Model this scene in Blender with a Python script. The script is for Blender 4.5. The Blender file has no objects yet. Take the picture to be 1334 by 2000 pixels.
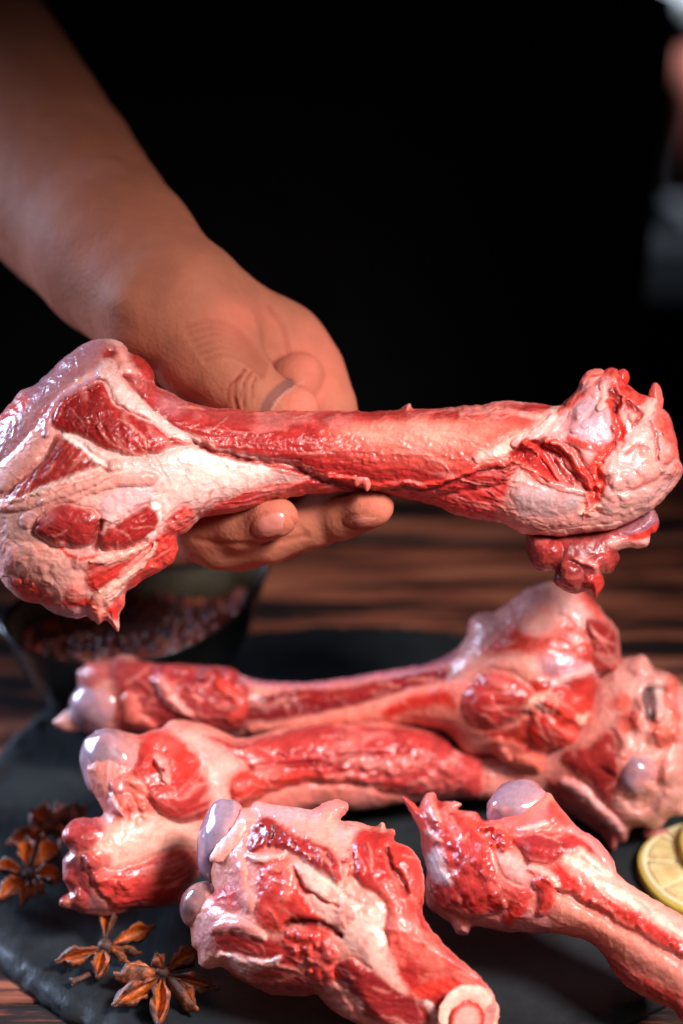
import bpy, math, random
import numpy as np
from mathutils import Vector, Matrix
random.seed(7); np.random.seed(7)
R = math.radians
scene = bpy.context.scene
COL = scene.collection

# ------------------------------------------------------------------ camera
PITCH = R(30.0); F = 4722.0; CAMH = 0.506; D0 = 0.75
cam_d = bpy.data.cameras.new("camera"); cam = bpy.data.objects.new("camera", cam_d); COL.objects.link(cam)
cam.location = (0, 0, CAMH); cam.rotation_euler = (math.pi / 2 - PITCH, 0, 0)
cam_d.sensor_fit = 'VERTICAL'; cam_d.sensor_height = 36.0; cam_d.sensor_width = 24.0; cam_d.lens = 85.0
cam_d.clip_start = 0.02; cam_d.clip_end = 30
cam_d.dof.use_dof = True; cam_d.dof.focus_distance = 0.735; cam_d.dof.aperture_fstop = 4.6
scene.camera = cam
FW = np.array([0, math.cos(PITCH), -math.sin(PITCH)]); UP = np.array([0, math.sin(PITCH), math.cos(PITCH)])
CP = np.array([0, 0, CAMH])

def unproj(u, v, d):
    """point of the place seen at picture position (u, v) at depth d"""
    u = np.asarray(u, float); v = np.asarray(v, float); d = np.asarray(d, float)
    x = (u - 667) / F * d; y = -(v - 1000) / F * d
    return np.stack([x, FW[1] * d + UP[1] * y, CAMH + FW[2] * d + UP[2] * y], -1)

def depth_at(u, v, z):
    k = -math.sin(PITCH) - (v - 1000) / F * math.cos(PITCH)
    return (z - CAMH) / k

def onplane(u, v, z=0.0):
    return unproj(u, v, depth_at(u, v, z))

# ------------------------------------------------------------------ world, lamps, exposure
w = bpy.data.worlds.new("World"); scene.world = w; w.use_nodes = True
bg = w.node_tree.nodes["Background"]; bg.inputs[0].default_value = (0.55, 0.65, 0.85, 1); bg.inputs[1].default_value = 0.016
def area(name, loc, target, size, power, color, sy=None, spread=180):
    l = bpy.data.lights.new(name, 'AREA'); l.energy = power; l.color = color; l.size = size
    l.spread = R(spread)
    if sy: l.shape = 'RECTANGLE'; l.size_y = sy
    o = bpy.data.objects.new(name, l); COL.objects.link(o); o.location = loc
    o.rotation_euler = (Vector(target) - Vector(loc)).to_track_quat('-Z', 'Y').to_euler()
    return o
area("key_softbox", (0.37, 0.29, 0.64), (0.03, 0.59, 0.09), 0.17, 0.80, (1.0, 0.94, 0.91), spread=38)
area("window_softbox", (-0.58, 0.88, 0.20), (-0.07, 0.54, 0.07), 0.30, 0.92, (0.56, 0.71, 1.0), spread=35)
area("front_fill", (0.06, 0.02, 0.72), (0.03, 0.56, 0.02), 0.30, 0.07, (1.0, 0.91, 0.88), spread=40)
scene.view_settings.view_transform = 'Standard'; scene.view_settings.look = 'None'
scene.view_settings.exposure = 0.0; scene.view_settings.gamma = 1.0
scene.cycles.use_denoising = True; scene.cycles.max_bounces = 6

# ------------------------------------------------------------------ helpers
def lin(r, g, b):
    return tuple(((c / 255) / 12.92 if c / 255 <= .04045 else ((c / 255 + .055) / 1.055) ** 2.4) for c in (r, g, b))

def tag(o, label=None, cat=None, group=None, kind=None):
    if label: o['label'] = label
    if cat: o['category'] = cat
    if group: o['group'] = group
    if kind: o['kind'] = kind
    return o

def link(o, parent=None):
    COL.objects.link(o)
    if parent: o.parent = parent
    return o

def empty(name, loc=(0, 0, 0)):
    o = bpy.data.objects.new(name, None); o.location = loc; o.empty_display_size = 0.01
    return link(o)

def wloc(o):
    p = Vector((0, 0, 0))
    while o is not None: p = p + o.location; o = o.parent
    return p

def mesh_obj(name, verts, faces, mat, parent=None, smooth=True, cols=None, wet=None):
    me = bpy.data.meshes.new(name)
    verts = np.asarray(verts, np.float32)
    if isinstance(faces, np.ndarray):
        nf, k = faces.shape
        me.vertices.add(len(verts)); me.vertices.foreach_set('co', verts.ravel())
        me.loops.add(nf * k); me.loops.foreach_set('vertex_index', faces.ravel().astype(np.int32))
        me.polygons.add(nf); me.polygons.foreach_set('loop_start', np.arange(0, nf * k, k, dtype=np.int32))
        me.polygons.foreach_set('loop_total', np.full(nf, k, np.int32))
        me.update(calc_edges=True); me.validate()
    else:
        me.from_pydata([tuple(map(float, p)) for p in verts], [], faces); me.update()
    if smooth: me.polygons.foreach_set('use_smooth', np.ones(len(me.polygons), bool))
    if cols is not None:
        a = me.color_attributes.new('Col', 'FLOAT_COLOR', 'POINT')
        c4 = np.ones((len(verts), 4), np.float32); c4[:, :3] = cols; a.data.foreach_set('color', c4.ravel())
    if wet is not None:
        a = me.attributes.new('wet', 'FLOAT', 'POINT'); a.data.foreach_set('value', np.asarray(wet, np.float32))
    me.materials.append(mat)
    o = bpy.data.objects.new(name, me)
    if parent is not None: me.transform(Matrix.Translation(-wloc(parent)))
    link(o, parent)
    return o

# value-gradient noise in numpy
_rng = np.random.RandomState(3)
_perm = _rng.permutation(256).astype(np.int32); _perm = np.concatenate([_perm, _perm, _perm])
_val = _rng.uniform(-1, 1, 256).astype(np.float32)
def vnoise(x, y, z=None):
    x = np.asarray(x, np.float32); y = np.asarray(y, np.float32)
    z = np.zeros_like(x) if z is None else np.asarray(z, np.float32)
    xi = np.floor(x).astype(np.int32); yi = np.floor(y).astype(np.int32); zi = np.floor(z).astype(np.int32)
    fx = x - xi; fy = y - yi; fz = z - zi
    fx = fx * fx * (3 - 2 * fx); fy = fy * fy * (3 - 2 * fy); fz = fz * fz * (3 - 2 * fz)
    xi &= 255; yi &= 255; zi &= 255
    def h(a, b, c): return _val[_perm[_perm[_perm[a & 255] + (b & 255)] + (c & 255)]]
    def lerp(a, b, t): return a + (b - a) * t
    return lerp(lerp(lerp(h(xi, yi, zi), h(xi + 1, yi, zi), fx), lerp(h(xi, yi + 1, zi), h(xi + 1, yi + 1, zi), fx), fy),
                lerp(lerp(h(xi, yi, zi + 1), h(xi + 1, yi, zi + 1), fx), lerp(h(xi, yi + 1, zi + 1), h(xi + 1, yi + 1, zi + 1), fx), fy), fz)
def fbm(x, y, z=None, o=3):
    s = 0; a = 1.0; n = 0
    for i in range(o):
        k = 2.03 ** i
        s = s + a * vnoise(x * k + 17.3 * i, y * k + 5.1 * i, None if z is None else z * k + 9.7 * i); n += a; a *= .5
    return s / n
def sstep(a, b, x):
    t = np.clip((x - a) / (b - a), 0, 1); return t * t * (3 - 2 * t)

def spline(pts, n=4, closed=True):
    p = np.asarray(pts, float)[:, :2]
    if closed: q = np.vstack([p[-1:], p, p[:2]])
    else: q = np.vstack([2 * p[:1] - p[1:2], p, 2 * p[-1:] - p[-2:-1]])
    out = []
    for i in range(1, len(q) - 2):
        a, b, c, d = q[i - 1], q[i], q[i + 1], q[i + 2]
        for t in np.arange(n) / n:
            out.append(.5 * ((2 * b) + (c - a) * t + (2 * a - 5 * b + 4 * c - d) * t * t + (3 * b - a - 3 * c + d) * t ** 3))
    if not closed: out.append(q[-2])
    return np.array(out)

def sdist(U, V, poly):
    """signed distance to a closed polygon, negative inside"""
    d2 = np.full(U.shape, 1e12, np.float32); ins = np.zeros(U.shape, bool)
    n = len(poly)
    for i in range(n):
        ax, ay = poly[i]; bx, by = poly[(i + 1) % n]
        ex, ey = bx - ax, by - ay
        l = ex * ex + ey * ey + 1e-9
        t = np.clip(((U - ax) * ex + (V - ay) * ey) / l, 0, 1)
        dx = U - ax - t * ex; dy = V - ay - t * ey
        np.minimum(d2, dx * dx + dy * dy, out=d2)
        if ay != by:
            c = ((ay > V) != (by > V)) & (U < (V - ay) * ex / ey + ax)
            ins ^= c
    d = np.sqrt(d2)
    return np.where(ins, -d, d)

def pdist(U, V, pts, wid):
    """distance to an open line divided by its local width"""
    best = np.full(U.shape, 1e9, np.float32)
    for i in range(len(pts) - 1):
        ax, ay = pts[i]; bx, by = pts[i + 1]; ex, ey = bx - ax, by - ay
        l = ex * ex + ey * ey + 1e-9
        t = np.clip(((U - ax) * ex + (V - ay) * ey) / l, 0, 1)
        w_ = wid[i] + (wid[i + 1] - wid[i]) * t
        best = np.minimum(best, np.hypot(U - ax - t * ex, V - ay - t * ey) / w_)
    return best

def crop(ox, oy, s):
    return lambda *pts: [(ox + x / s, oy + y / s) for x, y in pts]

class Canvas:
    """the surface of one piece of meat: colour, relief and grain laid out over its front"""
    def __init__(s, outline, step, base, warp=5.0, seed=0, sharp=3, pad=24):
        s.poly = spline(outline, sharp); s.step = step
        lo = s.poly.min(0) - pad; hi = s.poly.max(0) + pad
        s.u = np.arange(lo[0], hi[0], step, dtype=np.float32); s.v = np.arange(lo[1], hi[1], step, dtype=np.float32)
        s.U, s.V = np.meshgrid(s.u, s.v, indexing='ij')
        s.seed = seed
        s.WU = s.U + warp * fbm(s.U / 38 + seed, s.V / 38, None, 3) + warp * .55 * fbm(s.U / 10 + seed, s.V / 9, None, 2)
        s.WV = s.V + warp * fbm(s.U / 38 + 50, s.V / 38 + seed, None, 3) + warp * .55 * fbm(s.U / 10 + 31, s.V / 9 + seed, None, 2)
        s.sd = sdist(s.U + 0.5 * (s.WU - s.U), s.V + 0.5 * (s.WV - s.V), s.poly)
        sh = s.U.shape
        s.col = np.ones(sh + (3,), np.float32) * np.array(base, np.float32)
        s.rel = np.zeros(sh, np.float32); s.meat = np.zeros(sh, np.float32); s.ang = np.zeros(sh, np.float32)
        s.wet = np.full(sh, .5, np.float32); s.rough = np.full(sh, 1.0, np.float32)
    def _box(s, pts, m):
        p = np.asarray(pts); lo = p.min(0) - m; hi = p.max(0) + m
        i0, i1 = np.searchsorted(s.u, [lo[0], hi[0]]); j0, j1 = np.searchsorted(s.v, [lo[1], hi[1]])
        return slice(i0, i1), slice(j0, j1)
    def _mix(s, b, m, col, meat, ang, wet, rough):
        if col is not None: s.col[b] += (np.array(col, np.float32) - s.col[b]) * m[..., None]
        if meat is not None: s.meat[b] += (meat - s.meat[b]) * m
        if ang is not None: s.ang[b] = np.where(m > .5, ang, s.ang[b])
        if wet is not None: s.wet[b] += (wet - s.wet[b]) * m
        if rough is not None: s.rough[b] += (rough - s.rough[b]) * m
    def fill(s, pts, col=None, soft=4, rel=0, ew=14, meat=None, ang=None, wet=None, rough=None, a=1.0, rim=0):
        soft = soft * 1.35 + 1.5; p = spline(pts, 3); b = s._box(p, max(soft * 2, 20) + 10)
        sd = sdist(s.WU[b], s.WV[b], p)
        m = a * (1 - sstep(-soft, soft, sd))
        s._mix(b, m, col, meat, ang, wet, rough)
        if rel: s.rel[b] += rel * (1 - np.exp(np.minimum(sd, 0) / ew))
        if rim: s.rel[b] -= rim * np.exp(-(sd / 5.0) ** 2)
        return s
    def stroke(s, pts, wd, col=None, soft=.35, rel=0, meat=None, wet=None, a=1.0, ang=None):
        p = spline(pts, 4, False)
        wl = np.interp(np.linspace(0, 1, len(p)), np.linspace(0, 1, len(wd)), wd) if hasattr(wd, '__len__') else np.full(len(p), wd)
        b = s._box(p, wl.max() * 1.6 + 12)
        d = pdist(s.WU[b], s.WV[b], p, wl)
        m = a * (1 - sstep(1 - soft, 1 + soft, d))
        s._mix(b, m, col, meat, ang, wet, None)
        if rel: s.rel[b] += rel * np.sqrt(np.clip(1 - d * d, 0, 1)) if rel > 0 else rel * np.exp(-d * d * 1.5)
        return s
    def blobs(s, pts, n, r, col=None, rel=6, meat=None, a=.9, seed=1):
        """small lumps, frills and shreds inside an area"""
        rs = np.random.RandomState(seed); p = spline(pts, 3); lo, hi = p.min(0), p.max(0); k = 0
        while k < n:
            c = rs.uniform(lo, hi)
            if sdist(np.array([[c[0]]]), np.array([[c[1]]]), p)[0, 0] > 0: continue
            k += 1; rr = r * rs.uniform(.5, 1.4); t = rs.uniform(0, 3.14); e = rs.uniform(.5, 1)
            b = s._box([c], rr * 1.8)
            dx = s.WU[b] - c[0]; dy = s.WV[b] - c[1]
            d = np.hypot(dx * math.cos(t) + dy * math.sin(t), (-dx * math.sin(t) + dy * math.cos(t)) / e) / rr
            s._mix(b, a * (1 - sstep(.6, 1.1, d)), None if col is None else np.array(col) * rs.uniform(.8, 1.2), meat, None, None, None)
            s.rel[b] += .62 * rel * rs.choice([1, 1, -.7]) * np.clip(1 - d * d, 0, 1)
        return s
    def sinew(s, n, seed, col, L=(30, 95)):
        """thin pale strands of connective tissue lying along the muscle"""
        rs = np.random.RandomState(seed); k = 0; t = 0
        while k < n and t < 4000:
            t += 1; i = rs.randint(len(s.u)); j = rs.randint(len(s.v))
            if s.sd[i, j] > -14 or s.meat[i, j] < .5: continue
            k += 1; a = s.ang[i, j] + rs.normal(0, .22); l = rs.uniform(*L); b = a + rs.normal(0, .5)
            p0 = np.array([s.u[i], s.v[j]]); p1 = p0 + l * .5 * np.array([math.cos(a), math.sin(a)]); p2 = p1 + l * .5 * np.array([math.cos(b), math.sin(b)])
            w_ = rs.uniform(1.6, 3.4); s.stroke([p0, p1, p2], [w_ * .4, w_, w_ * .5], col, soft=.8, a=rs.uniform(.35, .8), rel=1.6)
        return s
    def sample(s, A, u, v):
        x = np.clip((u - s.u[0]) / s.step, 0, len(s.u) - 1.001); y = np.clip((v - s.v[0]) / s.step, 0, len(s.v) - 1.001)
        i = x.astype(int); j = y.astype(int); fx = x - i; fy = y - j
        if A.ndim == 3: fx = fx[:, None]; fy = fy[:, None]
        return (A[i, j] * (1 - fx) + A[i + 1, j] * fx) * (1 - fy) + (A[i, j + 1] * (1 - fx) + A[i + 1, j + 1] * fx) * fy
    def inflate(s, thick=1.0, c=3.0):
        """half thickness squared, round everywhere (a soap-film over the outline)"""
        k = max(1, int(round(8 / s.step)))
        d = -s.sd[::k, ::k]; ins = d > 0; h = s.step * k
        q = np.where(ins, d * d * .5, 0).astype(np.float32)
        for it in range(1600):
            n = np.zeros_like(q)
            n[1:-1, 1:-1] = .25 * (q[2:, 1:-1] + q[:-2, 1:-1] + q[1:-1, 2:] + q[1:-1, :-2] + c * h * h)
            q = np.where(ins, n, 0)
        Q = np.where(d > 10, q / np.maximum(d, 1), 0); W = (d > 10).astype(np.float32)
        for it in range(14):
            for ax in (0, 1):
                Q2 = (np.roll(Q, 1, ax) + np.roll(Q, -1, ax)) ; W2 = (np.roll(W, 1, ax) + np.roll(W, -1, ax))
                Q = np.where(d > 14, Q, (Q + Q2) / 3); W = np.where(d > 14, W, (W + W2) / 3)
        Qn = Q / np.maximum(W, 1e-4); Qn = np.where(W < 1e-4, 60, Qn)
        xi = np.minimum(np.arange(len(s.u)) / k, q.shape[0] - 1.001); yi = np.minimum(np.arange(len(s.v)) / k, q.shape[1] - 1.001)
        i = xi.astype(int)[:, None]; j = yi.astype(int)[None]; fx = (xi % 1)[:, None]; fy = (yi % 1)[None]
        Qf = (Qn[i, j] * (1 - fx) + Qn[i + 1, j] * fx) * (1 - fy) + (Qn[i, j + 1] * (1 - fx) + Qn[i + 1, j + 1] * fx) * fy
        s.H2 = (-s.sd * Qf * thick * thick).astype(np.float32)
        s.H = np.sqrt(np.maximum(s.H2, 0))

def surface_nets(Fv, org, step):
    ins = Fv < 0; nx, ny, nz = Fv.shape
    c = np.zeros((nx - 1, ny - 1, nz - 1), np.uint8)
    for a in (0, 1):
        for b in (0, 1):
            for e in (0, 1):
                c += ins[a:nx - 1 + a, b:ny - 1 + b, e:nz - 1 + e]
    act = (c > 0) & (c < 8); idx = np.argwhere(act)
    vid = np.full(act.shape, -1, np.int32); vid[act] = np.arange(len(idx))
    acc = np.zeros((len(idx), 3), np.float32); cnt = np.zeros(len(idx), np.float32)
    i, j, k = idx.T
    cor = [(a, b, e) for a in (0, 1) for b in (0, 1) for e in (0, 1)]
    vals = {q: Fv[i + q[0], j + q[1], k + q[2]] for q in cor}
    for p in cor:
        for ax in range(3):
            if p[ax]: continue
            q = list(p); q[ax] = 1; q = tuple(q)
            f0, f1 = vals[p], vals[q]; m = (f0 < 0) != (f1 < 0)
            t = np.where(m, f0 / np.where(m, f0 - f1, 1), 0)
            pt = np.tile(np.array(p, np.float32), (len(idx), 1)); pt[:, ax] = t
            acc[m] += pt[m]; cnt[m] += 1
    P = (idx + acc / cnt[:, None]) * step + np.array(org)
    faces = []
    for ax in range(3):
        o1, o2 = [(1, 2), (2, 0), (0, 1)][ax]
        s0 = [slice(1, -1)] * 3; s0[ax] = slice(0, -1); s1 = list(s0); s1[ax] = slice(1, None)
        A = ins[tuple(s0)]; B = ins[tuple(s1)]
        e = np.argwhere(A != B); flip = A[tuple(e.T)]
        base = e.copy(); base[:, o1] += 1; base[:, o2] += 1
        def g(d1, d2):
            q = base.copy(); q[:, o1] -= d1; q[:, o2] -= d2; return vid[tuple(q.T)]
        f = np.stack([g(1, 1), g(0, 1), g(0, 0), g(1, 0)], 1)
        f[~flip] = f[~flip][:, ::-1]
        faces.append(f)
    fc = np.vstack(faces)
    a, b_, c_ = P[fc[:, 0]] - P[0], P[fc[:, 1]] - P[0], P[fc[:, 2]] - P[0]
    if np.einsum('ij,ij->i', a, np.cross(b_, c_)).sum() < 0: fc = fc[:, ::-1].copy()
    return P.astype(np.float32), fc

def vnormals(P, fc):
    a = P[fc[:, 2]] - P[fc[:, 0]]; b = P[fc[:, 3]] - P[fc[:, 1]]
    n = np.cross(a, b); N = np.zeros_like(P)
    for q in range(4):
        for ax in range(3): N[:, ax] += np.bincount(fc[:, q], n[:, ax], len(P))
    return N / np.maximum(np.linalg.norm(N, axis=1, keepdims=True), 1e-9)

def relax(P, fc, it=1):
    for _ in range(it):
        S = np.zeros_like(P); C = np.zeros(len(P))
        for q in range(4):
            a = fc[:, q]; b = fc[:, (q + 1) % 4]
            for ax in range(3): S[:, ax] += np.bincount(a, P[b, ax], len(P)) + np.bincount(b, P[a, ax], len(P))
            C += np.bincount(a, None, len(P)) + np.bincount(b, None, len(P))
        P = .5 * P + .5 * (S / C[:, None]).astype(np.float32)
    return P

def smin(a, b, k):
    h = np.clip(.5 + .5 * (b - a) / k, 0, 1); return b + (a - b) * h - k * h * (1 - h)

def axis_depth(pts):
    """pts: (u, v, height above the slate) along the bone -> depth as a function of picture position"""
    pts = [(u, v, depth_at(u, v, z)) for u, v, z in pts]
    a = np.array(pts[0][:2]); b = np.array(pts[-1][:2]); ax = (b - a) / np.dot(b - a, b - a)
    ts = [float(np.dot(np.array(p[:2]) - a, ax)) for p in pts]; ds = [p[2] for p in pts]
    ts = [ts[0] - .5] + ts + [ts[-1] + .5]; ds = [ds[0] + (ds[0] - ds[1]) * .5 / max(.01, ts[2] - ts[1])] + ds + [ds[-1] + (ds[-1] - ds[-2]) * .5 / max(.01, ts[-2] - ts[-3])]
    return lambda u, v: np.interp((u - a[0]) * ax[0] + (v - a[1]) * ax[1], ts, ds)

def build_meat(name, cv, dfun, mat, parent=None, thick=.85, noise=3.0, fine=1.0, floor=None, fib=1.2, base_w=0.0, extra=None, relk=1.0):
    cv.inflate(thick)
    h = cv.meat.copy()
    for it in range(int(16 / cv.step * 1.6)):
        h[1:-1, 1:-1] = .25 * (h[2:, 1:-1] + h[:-2, 1:-1] + h[1:-1, 2:] + h[1:-1, :-2])
    cv.halo = h
    relf = relk * cv.rel * np.clip(cv.H / 28, 0, 1)
    Hf = np.where(cv.H2 > 0, (cv.H + relf), 0); Hf = np.maximum(Hf, np.where(cv.H2 > 0, cv.H * .35, 0))
    H2f = np.where(cv.H2 > 0, Hf * Hf, cv.H2)
    st = cv.step; wm = float(max(Hf.max(), cv.H.max())) + 3 * st
    ws = np.arange(-wm, wm, st, dtype=np.float32)
    Fv = np.empty(cv.U.shape + (len(ws),), np.float32)
    hf = np.sqrt(np.maximum(H2f, 0)); hb = cv.H
    for n, wv in enumerate(ws):
        H2 = H2f if wv < 0 else cv.H2; h = hf if wv < 0 else hb
        Fv[..., n] = (wv * wv - H2) / (abs(wv) + h + 10)
    if extra is not None: Fv = extra(cv, ws, Fv)
    P, fc = surface_nets(Fv, (cv.u[0], cv.v[0], ws[0]), st); del Fv
    P = relax(P, fc, 1)
    N = vnormals(P, fc)
    u, v, wv = P.T
    meat = cv.sample(cv.meat, u, v); ang = cv.sample(cv.ang, u, v); rg = cv.sample(cv.rough, u, v)
    x, y, z = u / 60, v / 60, wv / 60; sd = cv.seed
    disp = noise * fbm(x + sd, y, z, 3)
    # muscle grain: long thin ridges along the fibre direction
    ca, sa = np.cos(ang), np.sin(ang); al = u * ca + v * sa; ac = -u * sa + v * ca + wv * .7
    wob = 6 * vnoise(al / 40, ac / 30)
    disp += meat * fib * (1.1 * vnoise(al / 48 + sd, (ac + wob) / 8.0) + .6 * vnoise(al / 16 + 9, (ac + wob) / 4.4) + .5 * vnoise(u / 5 + sd, v / 5, wv / 5))
    disp += rg * fine * (1.3 * fbm(u / 11 + sd, v / 11, wv / 11, 2)) * (.6 + .5 * meat)
    fo = vnoise(u / 34 + sd, v / 22 + .6 * vnoise(u / 20, v / 20), wv / 40); rid = np.clip(1 - np.abs(fo) * 5, 0, 1) ** 1.5 * (1 - meat) * np.minimum(rg, 1)
    disp += 1.1 * rid
    P = P + N * disp[:, None]
    col = cv.sample(cv.col, u, v)
    # marbling and blood: the meat's own mottling
    mot = fbm(u / 30 + sd, v / 30, wv / 30, 3); mo2 = vnoise(al / 40, (ac + wob) / 6 + 3)
    col = col * (1 + (.16 * mot + .12 * mo2 * meat)[:, None] * np.array([.7, 1.1, 1.0]))
    thin = sstep(.35, .8, vnoise(al / 70 + 5, (ac + 1.6 * wob) / 13 + sd)) * meat * .30
    col += thin[:, None] * (np.array(lin(235, 150, 140)) - col)
    bl = sstep(.25, .7, fbm(u / 26 + 3, v / 26 + sd, wv / 26, 3)) * (1 - meat) * .38
    col += bl[:, None] * (np.array(lin(222, 96, 84)) - col)
    hal = np.clip(cv.sample(cv.halo, u, v) * 1.5, 0, 1) * (1 - meat) * (.45 + .45 * fbm(u / 14 + sd, v / 14, None, 2))
    hal = np.clip(hal, 0, .8)
    col += hal[:, None] * (np.array(lin(226, 88, 74)) - col)
    fatm = np.clip(1 - meat * 1.6, 0, 1)[:, None]
    g2 = sstep(-.1, .55, fbm(u / 70 + 8, v / 55 + sd, wv / 60, 3))[:, None] * .42 * fatm
    col += g2 * (np.array(lin(196, 142, 142)) - col)
    vein = np.clip(1 - np.abs(vnoise(u / 26 + .8 * vnoise(u / 14, v / 14), v / 18 + sd, wv / 30)) * 9, 0, 1)[:, None] * fatm * .30
    col += vein * (np.array(lin(206, 96, 84)) - col)
    fine_f = (.24 * vnoise(al / 26 + 2, (ac + wob) / 2.6) + .10 * vnoise(u / 3.2, v / 3.2, wv / 3.2)) * meat
    col = col * (1 + fine_f[:, None]) * (1 + fatm * (np.array([.92, .72, .71]) - 1))
    wet = cv.sample(cv.wet, u, v)
    d0 = dfun(u, v); W = unproj(P[:, 0], P[:, 1], d0 + (P[:, 2] + base_w) * d0 / F)
    if floor is not None:
        W[:, 2] = np.where(W[:, 2] < floor + .002, floor + .002 * np.exp(np.clip((W[:, 2] - floor - .002) / .002, -20, 0)), W[:, 2])
    c = W.mean(0)
    o = mesh_obj(name, W - (0 if parent is not None else c), fc, mat, parent, True, np.clip(col, .002, .98), wet)
    if parent is None: o.location = c
    cv.Hf = hf; cv.dfun = dfun; cv.base_w = base_w
    return o

# ------------------------------------------------------------------ materials
def nmat(name):
    m = bpy.data.materials.new(name); m.use_nodes = True
    return m, m.node_tree, m.node_tree.nodes['Principled BSDF']
def nd(nt, t, **kw):
    n = nt.nodes.new(t)
    for k, v_ in kw.items():
        if k in n.inputs: n.inputs[k].default_value = v_
        else: setattr(n, k, v_)
    return n
def noise_node(nt, scale, detail=4, rough=.55, vec=None, mapping=None):
    tc = nt.nodes.new('ShaderNodeTexCoord'); n = nd(nt, 'ShaderNodeTexNoise', Scale=scale, Detail=detail, Roughness=rough)
    if mapping:
        mp = nt.nodes.new('ShaderNodeMapping'); mp.inputs['Scale'].default_value = mapping
        nt.links.new(tc.outputs['Object'], mp.inputs[0]); nt.links.new(mp.outputs[0], n.inputs['Vector'])
    else: nt.links.new(tc.outputs['Object'], n.inputs['Vector'])
    return n
def ramp(nt, src, stops):
    r = nt.nodes.new('ShaderNodeValToRGB'); e = r.color_ramp.elements
    while len(e) < len(stops): e.new(.5)
    for q, (p, c) in zip(e, stops): q.position = p; q.color = tuple(c) + (1,) if len(c) == 3 else c
    nt.links.new(src, r.inputs[0]); return r
def bump(nt, bs, src, strength, dist, prev=None):
    b = nd(nt, 'ShaderNodeBump', Strength=strength, Distance=dist); nt.links.new(src, b.inputs['Height'])
    if prev: nt.links.new(prev.outputs[0], b.inputs['Normal'])
    nt.links.new(b.outputs[0], bs.inputs['Normal']); return b

def meat_material(name, rough=.38, sss=.24, bscale=1.0, coat=.16):
    m, nt, bs = nmat(name)
    at = nd(nt, 'ShaderNodeVertexColor'); at.layer_name = 'Col'
    n1 = noise_node(nt, 560, 6, .65); mix = nt.nodes.new('ShaderNodeMix'); mix.data_type = 'RGBA'; mix.blend_type = 'OVERLAY'
    mix.inputs[0].default_value = .42
    nt.links.new(at.outputs[0], mix.inputs[6]); nt.links.new(n1.outputs[0], mix.inputs[7])
    nt.links.new(mix.outputs[2], bs.inputs['Base Color'])
    n2 = noise_node(nt, 900, 3, .6); n3 = noise_node(nt, 260, 3, .5)
    b1 = bump(nt, bs, n3.outputs[0], .20 * bscale, .0009); bump(nt, bs, n2.outputs[0], .45 * bscale, .0005, b1)
    wt = nd(nt, 'ShaderNodeAttribute'); wt.attribute_name = 'wet'
    n4 = noise_node(nt, 160, 3); ma = nd(nt, 'ShaderNodeMath', operation='MULTIPLY_ADD'); ma.inputs[1].default_value = .25
    nt.links.new(n4.outputs[0], ma.inputs[0]); ma.inputs[2].default_value = rough - .10
    sb = nd(nt, 'ShaderNodeMath', operation='SUBTRACT'); nt.links.new(ma.outputs[0], sb.inputs[0])
    ms = nd(nt, 'ShaderNodeMath', operation='MULTIPLY'); nt.links.new(wt.outputs['Fac'], ms.inputs[0]); ms.inputs[1].default_value = .14
    nt.links.new(ms.outputs[0], sb.inputs[1]); nt.links.new(sb.outputs[0], bs.inputs['Roughness'])
    bs.inputs['Subsurface Weight'].default_value = sss; bs.inputs['Subsurface Radius'].default_value = (1.0, .35, .25)
    bs.inputs['Subsurface Scale'].default_value = .003
    bs.inputs['Coat Weight'].default_value = coat * .75; bs.inputs['Coat Roughness'].default_value = .10; bs.inputs['Specular IOR Level'].default_value = .36
    return m
MEAT = meat_material('raw_meat')

# ------------------------------------------------------------------ colours of the meat itself
M = lin(166, 38, 35); MD = lin(116, 24, 27); MB = lin(204, 44, 34); MW = lin(120, 36, 40)
FT = lin(240, 196, 184); PK = lin(232, 160, 145); BN = lin(242, 176, 160); RS = lin(214, 96, 84)
LI = lin(148, 114, 126); CG = lin(208, 186, 184); SK = lin(172, 124, 130); WH = lin(248, 222, 212)

def ball(name, cvs, u, v, ru, rv, rw, ang, dfun, w, mat, col, parent, blot=1.0, seed=0):
    """a smooth gristle-capped joint head"""
    nu, nv = 64, 40; th = np.linspace(0, 2 * math.pi, nu, endpoint=False); ph = np.linspace(.02, math.pi - .02, nv)
    T, Ph = np.meshgrid(th, ph); x = np.sin(Ph) * np.cos(T); y = np.sin(Ph) * np.sin(T); z = np.cos(Ph)
    k = 1 + .14 * fbm(x * 1.3 + seed, y * 1.3, z * 1.3, 2)
    X, Y, Z = x * ru * k, y * rv * k, z * rw * k
    U = u + X * math.cos(ang) - Y * math.sin(ang); V_ = v + X * math.sin(ang) + Y * math.cos(ang)
    hf_ = float(cvs.sample(cvs.Hf, np.array([float(u)]), np.array([float(v)]))[0]); w = -hf_ - w + rw
    d0 = dfun(u, v)
    W = unproj(U.ravel(), V_.ravel(), d0 + (Z.ravel() + w) * d0 / F)
    fs = [(r * nu + c, r * nu + (c + 1) % nu, (r + 1) * nu + (c + 1) % nu, (r + 1) * nu + c) for r in range(nv - 1) for c in range(nu)]
    fs += [tuple(range(nu))[::-1], tuple((nv - 1) * nu + c for c in range(nu))]
    m_ = sstep(.25, .6, fbm(x * 2.2 + seed + 4, y * 2.2, z * 2.2, 3)).ravel()[:, None] * .75 * blot
    C = np.tile(np.array(col), (nu * nv, 1)); C = C * (1 + .10 * fbm(x * 3 + 9, y * 3 + seed, z * 3).ravel()[:, None])
    C += m_ * (np.array(lin(204, 128, 122)) - C)
    ed = sstep(-.35, .55, (x * math.cos(-ang) + .3 * y + .35 * fbm(x * 3, y * 3 + seed, z * 3, 2))).ravel()[:, None] * .75
    C += ed * (np.array(lin(196, 124, 118)) - C)
    return mesh_obj(name, W, fs, mat, parent, True, np.clip(C, 0, 1), np.full(len(W), .8))

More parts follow.
